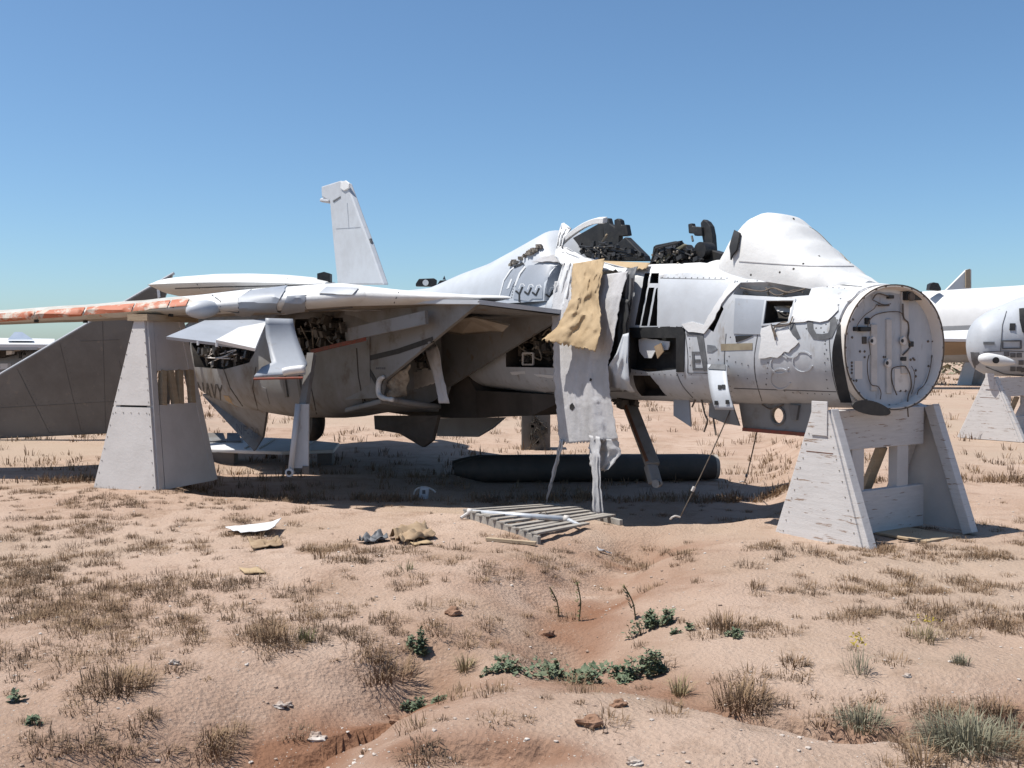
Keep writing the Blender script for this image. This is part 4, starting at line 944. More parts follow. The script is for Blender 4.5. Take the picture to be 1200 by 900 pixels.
for ln in ([(394, 268), (428, 266)], [(407, 238), (409, 268)]): ribbon('panel_seam', ln, .6, SFN, 'grey_panel', fin, .001, .004)
for x0, hx in ((550, 595), (648, 712)):
    y0 = 545 if x0 == 550 else 552
    P = [E8(x0, y0 + 25), E8(x0 + 15, y0 + 3), E8(x0 + 85, y0), E8(x0 + 98, y0 + 8), E8(x0 + 95, y0 + 40), E8(x0, y0 + 38)]
    br = bevel(MB().plate([L(*p, Y=17.2) for p in P], .12, loc(NOSE + Vector((0, 1, 0)))).build('spine_bracket', 'black', jet), .01)
    disc(L(*E8(hx, y0 + 20), Y=17.12), .05, .01, 'white_cover', 'bracket_roller', br, nrm=loc(NOSE + Vector((0, 1, 0))))
MB().plate([L(*E8(*p), Y=17.3) for p in ((675, 550), (683, 532), (690, 552))], .03, loc(NOSE + Vector((0, 1, 0)))).build('spine_antenna', 'stencil', jet)

# doors and strap below the nose -------------------------------------------------
dn = MB().plate([L(*p, v=.30) for p in ((867, 472), (958, 473), (955, 509), (872, 502))], .03, (0, 1, 0)).build('nose_gear_door', 'under_paint', jet)
SDN = Surf(dn)
q_, n_ = SDN.hit(912, 487); 
carve(dn, [MB().tube([q_ + Vector((0, .2, 0)), q_ - Vector((0, .2, 0))], .075, 20).build('cutter', 'primer')])
MB().tube([q_ + n_ * .01 + Vector((.085 * math.cos(t), 0, .085 * math.sin(t))) for t in [2 * math.pi * k / 20 for k in range(21)]], .012, 6).build('hole_rim', 'under_grey', dn)
MB().beam(L(871, 503, v=.32), L(955, 510, v=.32), .03, .035).build('door_red_edge', 'red_edge', dn)
MB().plate([L(*p, v=.33) for p in ((925, 474), (937, 475), (934, 492), (928, 492))], .03, (0, 1, 0)).build('door_hinge', 'under_grey', dn)
MB().tube(smoothpath([L(*p, v=.33) for p in ((893, 474), (903, 479), (918, 474))], 4), .006, 5).build('door_wire', 'wire', dn)
outline('belly_flap', [(832, 472), (858, 472), (867, 499), (850, 496), (831, 488)], .42, .02, 'under_paint', jet, 0)
outline('belly_flap', [(790, 467), (808, 468), (810, 500), (790, 487)], .40, .02, 'grey_panel', jet, 0)
sth = []
for i in range(13):
    t = i / 12; y = 427 + 53 * t; sth.append([L(829 + 4 * t ** 2 * 2.2 + x, y + x * .01, v=.74 + .16 * math.sin(min(1, t * 1.2) * 1.7)) for x in (0, 5, 11, 17, 22)])
k = 5; ho = mobj('hanging_strap_panel', [p for r in sth for p in r], [(i * k + j, i * k + j + 1, (i + 1) * k + j + 1, (i + 1) * k + j) for i in range(12) for j in range(4)], 'pale_panel', jet, angle=60)
sd = ho.modifiers.new('thick', 'SOLIDIFY'); sd.thickness = .012
SH = Surf(ho)
for x, y in ((844, 454), (848.5, 453.5), (840, 472), (853, 471)): patch('strap_hole', [(x - 2, y - 2.4), (x + 2, y - 2.4), (x + 2, y + 2.4), (x - 2, y + 2.4)], SH, 'black', ho, .008, .002, 3)
patch('strap_top', [(830, 427), (851, 428), (851, 434), (830, 433)], SH, 'stencil', ho, .008, .003, 4)
# dark torn skin flaps beside the cloth
curtain('torn_skin_flap', [(716, 345, 738, 352, .84), (712, 385, 736, 380, .88), (712, 420, 738, 420, .9), (714, 438, 738, 455, .86)], 'black', jet, 16, 12, .02, 12, 4, rag=1.5)
curtain('curled_skin', [(730, 392, 737, 390, .95), (722, 415, 736, 425, 1.0), (712, 430, 738, 450, .98), (710, 455, 744, 459, .86)], 'pale_panel', jet, 16, 12, .012, 13, 3)
curtain('torn_skin_flap', [(735, 315, 748, 312, .74), (730, 322, 744, 322, .80), (727, 345, 742, 350, .80), (733, 360, 738, 368, .78)], 'stencil', jet, 10, 8, .015, 14, 4)
# nose gear drag brace

nbr = bevel(MB().beam(L(733, 462, v=.2), L(765, 545, v=.45), .16, .07).build('nose_gear_brace', 'under_paint', jet), .012)
MB().tube([L(728, 462, v=.28), L(758, 540, v=.52)], .018, 8).build('brace_pipe', 'rust', nbr)
bevel(MB().beam(L(762, 545, v=.45), L(768, 566, v=.47), .13, .10).build('brace_clevis', 'under_grey', nbr), .015)
disc(L(772, 566, v=.55), .045, .08, 'under_grey', 'clevis_eye', nbr, nrm=(.4, -1, 0)); disc(L(772, 566, v=.60), .022, .01, 'black', 'eye_hole', nbr, nrm=(.4, -1, 0))
clutter('gear_bay_parts', [(715, 462), (740, 462), (745, 474), (720, 476)], lambda x, y, d: L(x, y, v=d), jet, 12, (.1, .35), 'equip', 3, 9, 51, 5)
# support prop under the belly is a thing of its own
prp = GG(628, 527); pr = empty('belly_prop', prp)
tag(pr, 'grey block prop with hydraulic fittings under the middle of the jet belly', 'prop')
bevel(MB().box((0, .2, .42), (.62, .5, .84)).build('block', 'dark_plate', pr), .015)
rs = random.Random(8); mbp = MB()
for i in range(22): mbp.box((rs.uniform(-.1, .25), -.12, rs.uniform(.1, .75)), (rs.uniform(.03, .12), .1, rs.uniform(.03, .12)))
for i in range(5): mbp.tube(smoothpath([(rs.uniform(-.12, .22), -.17, rs.uniform(.05, .8)) for _ in range(3)], 5), .012, 6)
tag(mbp.build('hydraulic_fitting', 'equip', pr), kind='stuff')

# ================================================================ hanging cloths
jm = Matrix.Translation(NOSE) @ Matrix.Rotation(math.atan2(UD.y, UD.x), 4, 'Z')
def toworld(o):
    o.data.transform(jm); return o
cl = toworld(curtain('torn_white_cloth', [(650, 330, 736, 318, .80), (646, 368, 728, 345, .90), (648, 400, 720, 392, .97), (649, 440, 712, 430, 1.0), (652, 480, 716, 470, 1.0), (656, 520, 724, 515, .98)], 'cloth', None, 60, 60, .018, 3, 5, rag=.9, folds=2.3, crease=3.5, ty=.28))
tag(cl, 'ragged dirty white cloth hanging down over the jet side beside the intake', 'cloth')
for nm, rws in (('cloth_shred', [(656, 514, 661, 516, .99), (651, 540, 655, 540, .98), (644, 565, 648, 565, .98), (640, 588, 641, 588, .97)]),
                ('cloth_shred', [(690, 510, 704, 512, 1.0), (694, 535, 703, 535, 1.02), (694, 570, 704, 570, 1.02), (695, 604, 708, 603, 1.0)]),
                ('cloth_flap', [(692, 514, 724, 515, .95), (690, 525, 728, 532, .92), (692, 548, 712, 552, .92)])):
    s = toworld(curtain(nm, rws, 'cloth', None, 16, 6 if 'shred' in nm else 12, .014, 9, 3, rag=.9)); s.parent = cl
hole = [(671, 472), (674, 477), (671, 481), (668, 479), (668, 475)]
patchs = Surf(cl)
class WS_:
    def hit(s, px, py):
        d = ray(px, py).normalized(); h = BV.ray_cast(Vector((0, 0, CH)), d); n = h[1]; return h[0], (-n if n.dot(d) > 0 else n)
BV = BVHTree.FromPolygons([v.co.copy() for v in cl.data.vertices], [tuple(p.vertices) for p in cl.data.polygons])
patch('tear_hole', hole, WS_(), 'black', cl, .004, .002, 3); patch('tear_hole', [(692, 443), (694, 444), (693, 447), (691, 446)], WS_(), 'black', cl, .004, .002, 3)
tc_ = toworld(curtain('tan_canvas_sheet', [(671, 309, 708, 303, .80), (670, 330, 706, 320, .92), (669, 350, 701, 345, 1.03), (662, 366, 704, 368, 1.10), (652, 384, 704, 388, 1.16), (635, 398, 698, 412, 1.22)], 'tan_canvas', None, 46, 36, .020, 5, 3.0, rag=.6, folds=1.1, crease=7.0))
tag(tc_, 'stiff tan canvas sheet draped over the rear cockpit sill', 'canvas')
# ================================================================ stands
def tri_stand(name, o, label, hw=.47, hh=1.17, half=.74, mats=('white_wood', 'white_ply'), top=.09, simple=False):
    """local x along fuselage, y across; two A frames joined by boards"""
    wd, ply = mats
    for s in (1, -1):
        y = s * half
        for e in (1, -1):
            bevel(MB().beam((e * top * .6, y, hh), (e * hw, y, 0.0), .10, .10, (1, 0, 0)).build('a_frame_leg', wd, o), .006)
        if s == 1:
            g = MB().plate([(-top, y + s * .062, hh), (top, y + s * .062, hh), (hw * .97, y + s * .062, .01), (-hw * .97, y + s * .062, .01)], .02, (0, 1, 0)).build('gusset', wd, o)
            nl = MB(); rn = random.Random(3)
            for q_ in range(11):
                z_ = .05 + q_ * .1; x_ = hw * .97 + (top - hw * .97) * z_ / hh - .04
                for sg in (-1, 1): nl.box((sg * x_, y + s * .073, z_ + rn.uniform(-.02, .02)), (.009, .008, .009))
            tag(nl.build('nail', 'equip_pale', g), kind='stuff')
            MB().box((0, y + s * .0715, .80), (hw * .62, .004, .008)).build('board_joint', 'rust', g)
            bevel(MB().box((0, y + s * .078, hh - .07), (top * 1.9, .012, .30)).build('top_plate', wd, g), .003)
        else:
            MB().plate([(-top, y - .062, hh), (top, y - .062, hh), (hw * .97, y - .062, .01), (-hw * .97, y - .062, .01)], .02, (0, 1, 0)).build('gusset', ply, o)
    bevel(MB().box((.05, 0, hh - .19), (.12, half * 2 - .11, .36)).build('top_board', wd, o), .006)
    bevel(MB().box((.02, 0, .215), (.08, half * 2 - .11, .40)).build('lower_board', wd, o), .006)
    for y in (.28, -.38): bevel(MB().box((.05, y, .60), (.10, .17, .46)).build('upright', ply, o), .006)
    MB().beam((.45, -.25, .05), (.14, -.25, .78), .12, .05, (0, 1, 0)).build('rear_brace', 'tan_wood', o)
    return tag(o, label, 'stand', 'white wooden aircraft stands')
ns = empty('aircraft_stand', wld(.13, -.02, 0), math.atan2(UD.y, UD.x))
tri_stand('n', ns, 'white peeling wooden trestle stand holding up the open nose of the big jet')
for s in (1, -1):
    pass
# foot board in the stand
bevel(MB().box((-.25, -.2, .012), (.6, .5, .022)).build('foot_board', 'tan_wood', ns), .003)

ph = rad(-20)
wsb = empty('aircraft_stand', Vector((-4.71, 12.42, 0)), ph)      # local x across the front face, y away
def wing_stand(o, hb=.47, top=.075, hh=2.07, dp=1.12):
    lean = 0.30
    F = lambda x, z: Vector((x * (hb + (top - hb) * z / hh) / hb, lean * z / hh, z))
    f1 = MB().plate([F(-hb, 1.02), F(hb, 1.02), F(hb, hh), F(-hb, hh)], .03, (0, -1, .14)).build('front_panel', 'white_ply', o)
    f2 = MB().plate([F(-hb, 0), F(hb, 0), F(hb, .995), F(-hb, .995)], .03, (0, -1, .14)).build('front_panel', 'white_ply', o)
    rp_ = MB().box((0, .18, 1.0), (.5, .02, .08)).build('joint_strip', 'black', o)
    for s in (-1, 1):
        MB().beam((s * hb * .93, .07, 0), (s * top * .7, .07 + lean, hh), .10, .10, (1, 0, 0)).build('front_leg', 'white_ply', o)
        MB().beam((s * hb * .93, dp, 0), (s * top * .7, dp - lean * .5, hh), .10, .10, (1, 0, 0)).build('rear_leg', 'white_ply', o)
    # side boarding on the right with an open row of slats near the top
    SP = lambda t, z, k=1: Vector((k * (hb + (top - hb) * z / hh) * 1.0, .14 + lean * z / hh + (dp - .14 - 1.3 * lean * z / hh) * t, z))
    for k in (1, -1):
        MB().plate([SP(0, .0, k), SP(1, .0, k), SP(1, 1.02, k), SP(0, 1.02, k)], .025).build('side_panel', 'white_ply', o)
        MB().plate([SP(0, 1.44, k), SP(1, 1.44, k), SP(1, hh, k), SP(0, hh, k)], .025).build('side_panel', 'white_ply', o)
        for t, tt in ((.10, .17), (.40, .36), (.52, .62), (.82, .92)):
            MB().beam(SP(t, 1.02, k), SP(tt, 1.44, k), .06, .09).build('side_slat', 'tan_wood', o)  # tan colour paints in the sunlit shapes showing through the open row
    nl = MB()
    for s_ in (-1, 1):
        for q_ in range(14): nl.box(F(s_ * hb * .93, .05 + q_ * .145) + Vector((0, -.017, 0)), (.009, .010, .009))
    for q_ in range(5): nl.box(F(-hb * .8 + q_ * hb * .4, .93) + Vector((0, -.017, 0)), (.009, .010, .009))
    tag(nl.build('nail', 'equip_pale', o), kind='stuff')
    MB().box((0, lean + .45, hh + .03), (.30, 1.0, .08)).build('top_cap', 'tan_wood', o)
    return tag(o, 'tall boarded white wooden stand supporting the drooping wing', 'stand', 'white wooden aircraft stands')
wing_stand(wsb)
# ================================================================ things on the ground
def lying_tank(name, a, b, r, label, m='tank', flat=.82):
    a = Vector(a); b = Vector(b); t = (b - a); ln = t.length; rz = math.atan2(t.y, t.x); o = empty(name, (a.x, a.y, gz((a.x + b.x) / 2, (a.y + b.y) / 2)), rz)
    rows = []
    for i in range(26):
        s = i / 25; k = (min(1, .18 + s / .14) ** .5) * (1 if s < .94 else 1 - (s - .94) * 1.6); k = max(k, .12)
        rows.append([Vector((s * ln, r * k * math.cos(q_), r * flat + r * flat * k * math.sin(q_) * 1.0)) for q_ in [2 * math.pi * j / 22 for j in range(22)]])
    body = MB().loft(rows).build('tank_body', m, o, angle=50)
    k = 1 - .06 * 1.6
    MB().loft([[Vector((x, r * kk * k * math.cos(q_), r * flat + r * flat * kk * k * math.sin(q_))) for q_ in [2 * math.pi * j / 22 for j in range(22)]] for x, kk in ((ln - .03, 1.03), (ln + .02, 1.03), (ln + .02, .90), (ln - .02, .88))], cap=False).build('end_rim', 'grey_wood', o, angle=40)
    return tag(o, label, 'fuel tank', 'dark tanks lying under the jet')
lying_tank('fuel_tank', W(532, 545, 15.0), W(838, 545, 15.3), .24, 'long dark fuel tank lying on the shaded ground under the jet')
lying_tank('fuel_tank', W(530, 530, 16.4), W(782, 530, 16.6), .20, 'dark tank mostly hidden behind the longer tank under the jet')

# wooden pallet with slats and a bright tube on it
pa = [GG(545, 606), GG(632, 638), GG(728, 616), GG(650, 598)]
pal = empty('wooden_pallet', (pa[0] + pa[1] + pa[2] + pa[3]) / 4)
tag(pal, 'weathered grey slatted wooden pallet lying tilted at the gully edge', 'pallet')
o0 = pal.location
A0, B0, C0, D0 = [p - o0 for p in pa]
up = Vector((0, 0, .085))
bevel(MB().plate([A0 + Vector((0, 0, -.01)), B0 + Vector((0, 0, -.02)), B0 + up * .85, A0 + up], .035).build('side_board', 'grey_wood', pal), .004)
bevel(MB().plate([D0, C0, C0 + up * .7, D0 + up], .035).build('side_board', 'grey_wood', pal), .004)
rs = random.Random(4)
for i in range(10):
    t = (i + .5) / 10; a = A0.lerp(B0, t) + up * (1.03 - .12 * t); b = D0.lerp(C0, t) + up * (1.03 - .25 * t)
    if i == 9: b = a.lerp(b, .6)
    mid = Vector((0, 0, rs.uniform(-.008, .012)))
    bevel(MB().beam(a - (b - a) * .02 + mid, b + (b - a) * rs.uniform(-.03, .06) + mid, .075, .02).build('slat', 'grey_wood', pal), .003)
pz = o0.z + .085 + .055
ta, tb = Gp(551, 600, pz + .02), Gp(664, 608, pz)
tz = ta.z
tube = empty('metal_tube', (ta + tb) / 2); tag(tube, 'bright silver metal tube with bent end fittings lying on the pallet', 'tube')
tl = tube.location
MB().tube([ta - tl, tb - tl], .027, 14).build('tube_body', 'metal_tube', tube, smooth=True)
for p in (ta, tb): MB().tube([p - tl - (tb - ta).normalized() * .025, p - tl + (tb - ta).normalized() * .025], .036, 12).build('end_collar', 'rib', tube, smooth=True)
MB().tube([ta - tl, Gp(540, 607, pz - .03) - tl], .018, 8).build('end_fitting', 'rib', tube)
MB().tube([tb - tl, Gp(680, 616, pz - .03) - tl], .018, 8).build('end_fitting', 'metal_tube', tube)
MB().tube(smoothpath([Gp(636, 606, pz) - tl, Gp(640, 601, pz + .03) - tl, Gp(637, 599, pz + .04) - tl, Gp(630, 603, pz) - tl], 4), .006, 5).build('wire_loop', 'wire', tube)
def on_g(p, dz=0.0): return Vector((p.x, p.y, gz(p.x, p.y) + dz))
a, b = GG(570, 634), GG(628, 640)
st_ = MB().beam(on_g(a, .02), on_g(b, .025), .05, .025).build('wooden_stick', 'tan_wood'); tag(st_, 'short pale wooden stick on the dirt below the pallet', 'stick')

# debris
def scrap(name, px, pts, m, label, cat, wave=.03, seed=1, lift=.02, n=12):
    c = GG(*px); o = []; c.z = gz(c.x, c.y)
    P = [GG(*p) for p in pts]; a, b, cc, d = P; vs = []
    for i in range(n + 1):
        for j in range(n + 1):
            t, s = i / n, j / n; p = a.lerp(b, s).lerp(d.lerp(cc, s), t); h = abs(float(fbm(np.array([s * 2.6 + seed]), np.array([t * 2.6]), seed, 3)[0])) * wave * 6
            vs.append(Vector((p.x, p.y, gz(p.x, p.y) + lift + h + (.06 * s ** 4 if name == 'sheet_scrap' else 0))) - c)
    k = n + 1; ob = mobj(name, vs, [(i * k + j, i * k + j + 1, (i + 1) * k + j + 1, (i + 1) * k + j) for i in range(n) for j in range(n)], m, None, angle=40)
    ob.location = c; sd = ob.modifiers.new('t', 'SOLIDIFY'); sd.thickness = .006
    return tag(ob, label, cat)
scrap('sheet_scrap', (295, 624), [(264, 622), (330, 620), (322, 629), (282, 629)], 'white_film', 'curved white sheet scrap lying on the dirt before the wing stand', 'scrap', .005, 3, .04)
scrap('cardboard_scrap', (306, 638), [(290, 637), (326, 634), (331, 642), (296, 646)], 'card', 'brown crumpled scrap just below the white sheet scrap', 'scrap', .028, 5)
scrap('cardboard_scrap', (482, 632), [(455, 632), (498, 618), (511, 632), (470, 640)], 'card', 'folded tan cardboard sheet lying at the edge of the shadow', 'cardboard', .05, 9)
scrap('flat_scrap', (295, 671), [(280, 668), (305, 668), (312, 673), (286, 674)], 'tan_canvas', 'small flat tan scrap half buried below the white sheet', 'scrap', .008, 12, .008, 6)
scrap('cardboard_scrap', (487, 637), [(478, 637), (500, 634), (508, 638), (486, 641)], 'tan_canvas', 'pale flat cardboard piece under the folded tan cardboard', 'cardboard', .01, 14, .012, 6)
scrap('rag', (435, 636), [(418, 636), (446, 630), (455, 635), (428, 639)], 'stencil', 'dark rag strip beside the folded tan cardboard', 'rag', .04, 15)
scrap('rag', (711, 646), [(700, 645), (714, 644), (717, 647), (702, 648)], 'cloth', 'crumpled white litter in the gully behind the pallet corner', 'litter', .012, 16)
c = GG(497, 584); bx = empty('small_white_case', c); tag(bx, 'small white metal case on the shaded ground under the jet', 'case')
bevel(MB().box((0, 0, .07), (.12, .08, .16), Matrix.Rotation(.15, 3, 'Y')).build('case_body', 'pale_panel', bx), .012); MB().tube(smoothpath([(-.14, 0, .05), (-.1, .0, .12), (0, 0, .15), (.1, 0, .12), (.15, 0, .08)], 4), .012, 6).build('case_strap', 'rib', bx)
MB().box((0, -.042, .09), (.04, .01, .05)).build('case_latch', 'stencil', bx)

# tie-down cables
def cable(p0, p1, label, sag=.03, knot=None):
    o = empty('tie_down_cable', (p1.x, p1.y, gz(p1.x, p1.y))); b = o.location
    pts = [p0.lerp(p1, t / 10) - b + Vector((0, 0, -sag * math.sin(math.pi * t / 10))) for t in range(11)]
    MB().tube(pts, .007, 6).build('cable', 'wire', o, smooth=True)
    e = p1 - b
    MB().tube(smoothpath([e, e + Vector((-.05, -.02, .015)), e + Vector((-.09, -.03, -.0)), e + Vector((-.10, 0, -.02))], 4), .011, 6).build('ground_hook', 'rib', o)
    if knot is not None: MB().tube([p0.lerp(p1, knot) - b, p0.lerp(p1, knot + .04) - b], .018, 8).build('clamp', 'rib', o)
    return tag(o, label, 'cable')
cable(wld(*L(857, 478, v=.42)), W(797, 606, 10.45), 'thin slanted tie-down cable from the hanging strap to a ground hook', .03, .72)
cable(wld(*L(887, 506, v=.3)), GG(873, 565), 'thin near-vertical cable hanging from the nose gear door to the ground', .02, .8)
hw_ = empty('hanging_wire', wld(*L(828, 470, v=.4))); b = hw_.location
tag(hw_, 'frayed black wires dangling below the jet beside the grey belly flap', 'wire')
for pts in ([(822, 468), (826, 485), (829, 493), (825, 506)], [(836, 490), (839, 510)], [(815, 468), (811, 477)]):
    MB().tube(smoothpath([wld(*L(x, y, v=.45)) - b for x, y in pts], 4), .010, 6).build('wire_strand', 'wire', hw_)

# panel lying behind the jet, on bricks
c = GG(320, 531); pn = empty('dismounted_wing_panel', c); tag(pn, 'white dismounted wing panel lying on low supports behind the jet', 'wing panel')
def Z17(px, py, z): return Gp(px, py, z)
ot = [(240, 517), (300, 514), (345, 516), (398, 521), (391, 529), (330, 531), (240, 528)]
P = [W(x, y, 18.95 + (531 - y) * .10) - c for x, y in ot]
def W9(x, y, dz): p = W(x, y, 18.95 + (531 - y) * .10); p.z += dz; return p - c
bevel(MB().plate(P, .07, (0, 0, 1)).build('panel_skin', 'white_cover', pn), .02)
for x0, x1 in ((243, 262), (266, 280)):
    bevel(MB().plate([W9(x0, 515, .12), W9(x1, 515, .12), W9(x1 + 3, 521, .06), W9(x0, 521, .06)], .03).build('hinged_cover', 'under_grey', pn), .005)
for x in (252, 268, 345, 382): bevel(MB().box(W9(x, 527, -.16), (.28, .3, .26)).build('support_block', 'dark_plate', pn), .01)
ribs = MB()
for x in (305, 322, 360, 372): ribs.beam(W9(x, 517, .045), W9(x - 18, 528, .045), .03, .02)
ribs.build('panel_batten', 'rib', pn)

# ================================================================ background
# second jet nose at right on its stand
n2 = empty('parked_jet_nose', W(1215, 512, 20.2)); n2.location.z = 0
tag(n2, 'distant white jet nose section on a stand at the right edge', 'aircraft')
n2o = n2.location
def n2p(px, py, Y): return W(px, py, Y) - n2o
prof2 = [(1136, 402, 396, 410), (1139, 402, 382, 425), (1146, 402, 373, 434), (1158, 401, 365, 440), (1175, 399, 357, 441), (1200, 397, 346, 441), (1260, 392, 330, 440), (1340, 390, 325, 440)]
rows = []
for i in range(24):
    x = 1136 + 204 * (i / 23) ** 1.5; cy, t_, b_ = [float(np.interp(x, [p[0] for p in prof2], [p[k] for p in prof2])) for k in (1, 2, 3)]
    Yc = 19.9 + (x - 1136) * .004; hh = (b_ - t_) / 2 / FPX * Yc; cc = n2p(x, (t_ + b_) / 2, Yc)
    rows.append([cc + Vector((0, hh * .85 * math.cos(q_), hh * math.sin(q_))) for q_ in [2 * math.pi * j / 28 for j in range(28)]])
nb2 = MB().loft(rows).build('nose_shell', 'pale_panel', n2, angle=50)
class WSurf:
    def __init__(s, o, off): s.off = off; s.b = BVHTree.FromPolygons([v.co + off for v in o.data.vertices], [tuple(p.vertices) for p in o.data.polygons])
    def hit(s, px, py):
        d = ray(px, py).normalized(); h = s.b.ray_cast(Vector((0, 0, CH)), d)
        if h[0] is None:
            q_ = s.b.find_nearest(W(px, py, 19.6)); return q_[0] - s.off, -d
        n = h[1]; return h[0] - s.off, (-n if n.dot(d) > 0 else n)
S2 = WSurf(nb2, n2o)
I5 = lambda x, y: (1050 + x / 4.093, 300 + y / 4.093)
patch('dark_window', [I5(*p) for p in ((545, 325), (572, 325), (570, 357), (543, 357))], S2, 'black', n2, .01, .01, 5)
patch('side_glazing', [I5(*p) for p in ((590, 255), (614, 252), (614, 370), (605, 365), (592, 310))], S2, 'black', n2, .01, .01, 5)
ribbon('vent', [I5(420, 418), I5(472, 418)], 3.0, S2, 'stencil', n2, .01, .01)
for s in ([(508, 408), (600, 406)], [(598, 406), (598, 442)], [(600, 442), (508, 444)], [(510, 444), (510, 408)]): ribbon('hatch_frame', [I5(*p) for p in s], 1.6, S2, 'stencil', n2, .01, .01)
for x, y in ((530, 470), (560, 475), (590, 475), (600, 510), (560, 540), (590, 540), (612, 545)): patch('lower_window', [I5(x - 12, y - 10), I5(x + 12, y - 10), I5(x + 12, y + 10), I5(x - 12, y + 10)], S2, 'stencil', n2, .008, .008, 4)
patch('chin_patch', [I5(*p) for p in ((360, 460), (400, 462), (402, 510), (380, 540), (365, 500))], S2, 'stencil', n2, .008, .006, 5)
for s in ([(530, 265), (510, 330), (500, 460)], [(420, 460), (520, 455), (612, 458)], [(430, 530), (520, 565), (612, 575)]): ribbon('panel_seam', [I5(*p) for p in s], .8, S2, 'stencil', n2, .006, .006)
fair = [W(*I5(400 + 170 * t, 490 + 22 * t), 19.15) - n2o for t in [k / 9 for k in range(10)]]
MB().tube(fair, [.06, .10, .12, .12, .115, .11, .10, .08, .06, .03], 12).build('gun_fairing', 'white_cover', n2, smooth=True)
disc(W(*I5(478, 500), 19.03) - n2o, .06, .02, 'black', 'gun_port', n2, nrm=(0, 1, 0))
s2 = empty('aircraft_stand', Vector((W(1168, 513, 19.8).x + .35, 19.75, 0)), math.atan2(UD.y, UD.x))
tri_stand('s2', s2, 'distant white wooden stand under the jet nose at the right edge', .62, 1.18, .85)
# big white patrol-plane fuselage far right
pf = empty('patrol_plane', Vector((W(1150, 450, 50).x, 50, 0))); po = pf.location
tag(pf, 'large white aircraft fuselage with grey belly far behind the jet nose', 'aircraft')
def pp(px, py, Y): return W(px, py, Y) - po
rows = []
for i in range(20):
    x = 1040 + 260 * i / 19; t_ = 341 - (x - 1090) * .062; Yc = 50 - (x - 1090) * .03; r = 1.75
    cc = pp(x, t_, Yc) + Vector((0, 0, -r)); rows.append([cc + Vector((0, r * math.cos(q_), r * math.sin(q_))) for q_ in [2 * math.pi * j / 28 for j in range(28)]])
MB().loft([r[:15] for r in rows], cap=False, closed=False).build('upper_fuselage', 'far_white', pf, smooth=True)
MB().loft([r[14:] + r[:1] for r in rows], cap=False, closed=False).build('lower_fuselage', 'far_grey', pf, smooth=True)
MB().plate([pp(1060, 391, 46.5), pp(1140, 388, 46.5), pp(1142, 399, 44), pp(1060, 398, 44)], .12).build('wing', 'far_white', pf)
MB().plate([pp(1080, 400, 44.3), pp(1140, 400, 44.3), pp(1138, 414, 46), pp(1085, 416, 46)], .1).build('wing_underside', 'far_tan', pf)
fnn = MB().plate([pp(1108, 340, 52), pp(1132, 316, 52), pp(1137, 316, 52), pp(1137, 341, 52)], .25, (0, 1, 0)).build('tail_fin', 'far_white', pf)
MB().plate([pp(1131.5, 316.5, 51.8), pp(1136.5, 315, 51.8), pp(1137, 337, 51.8), pp(1131.5, 337, 51.8)], .1, (0, 1, 0)).build('rudder', 'far_tan', fnn)
bevel(MB().plate([pp(*p, 49) for p in ((1087, 340), (1088, 333), (1092, 331), (1098, 332), (1101, 338), (1101, 341))], .4, (0, 1, 0)).build('dorsal_stub', 'seat_dark', pf), .03)
s3 = empty('aircraft_stand', Vector((W(1128, 448, 50).x, 50, 0)), .5)
MB().plate([(-.75, -.3, 0), (.2, -.3, 0), (.75, -.25, 1.5), (-.05, -.25, 1.5)], .08).build('front_panel', 'far_white', s3)
MB().plate([(.2, -.3, 0), (2.2, .4, 0), (2.2, .4, 1.6), (.75, -.25, 1.6)], .08).build('side_panel', 'under_grey', s3)
tag(s3, 'far small leaning white support under the large white aircraft', 'stand', 'white wooden aircraft stands')
# jet at far left
lj = empty('parked_jet', Vector((W(20, 440, 34).x, 34, 0))); lo = lj.location
tag(lj, 'distant grey jet with a white wing at the left edge behind the tail plane', 'aircraft')
def lp(px, py, Y): return W(px, py, Y) - lo
MB().plate([lp(-120, 396, 36), lp(64, 399, 36), lp(64, 406, 32), lp(-120, 405, 32)], .12).build('wing', 'far_white', lj)
MB().plate([lp(-100, 407, 33), lp(62, 407, 33), lp(60, 410, 33), lp(-100, 411, 33)], 2.0, (0, 1, 0)).build('wing_lower_edge', 'far_grey', lj)
rows = []
for i in range(14):
    t = i / 13; x = -110 + 230 * t; cc = lp(x, 424 + 4 * t, 34); r = .62 * (1 - .3 * t * t)
    rows.append([cc + Vector((0, r * math.cos(q_), r * math.sin(q_))) for q_ in [2 * math.pi * j / 20 for j in range(20)]])
MB().loft(rows).build('fuselage', 'far_grey', lj, angle=50)

MB().plate([lp(*p, 33.1) for p in ((-60, 410), (18, 408), (17, 416), (0, 420), (-60, 421))], .3, (0, 1, 0)).build('open_bay', 'dark_cavity', lj)
for x0, y0, x1, y1, m_ in ((9, 411, 16, 415, 'far_white'), (2, 426, 11, 432, 'far_white'), (-10, 424, -2, 430, 'far_grey'), (18, 408, 26, 411, 'equip_pale')):
    MB().plate([lp(x0, y0, 32.9), lp(x1, y0, 32.9), lp(x1 - 1, y1, 32.9), lp(x0, y1 + 1, 32.9)], .2, (0, 1, 0)).build('bay_fitting', m_, lj)
for pts in ([(34, 407), (28, 412), (29, 416)], [(24, 412), (24, 420)]): MB().tube([lp(x, y, 32.9) for x, y in pts], .05, 6).build('hanging_hose', 'black', lj)
tn = MB(); tn.loft([[lp(x, y, Y_) for x, y, Y_ in ((9 + k * 8, 398 - k * 9, 33.5 - .5 * (1 - k)), (39 - k * 13, 398 - k * 9, 33.5 - .5 * (1 - k)), (39 - k * 13, 398 - k * 9, 34.3), (9 + k * 8, 398 - k * 9, 34.3))] for k in (0, .5, 1)])
tn.build('covered_canopy', 'blue_panel', lj)
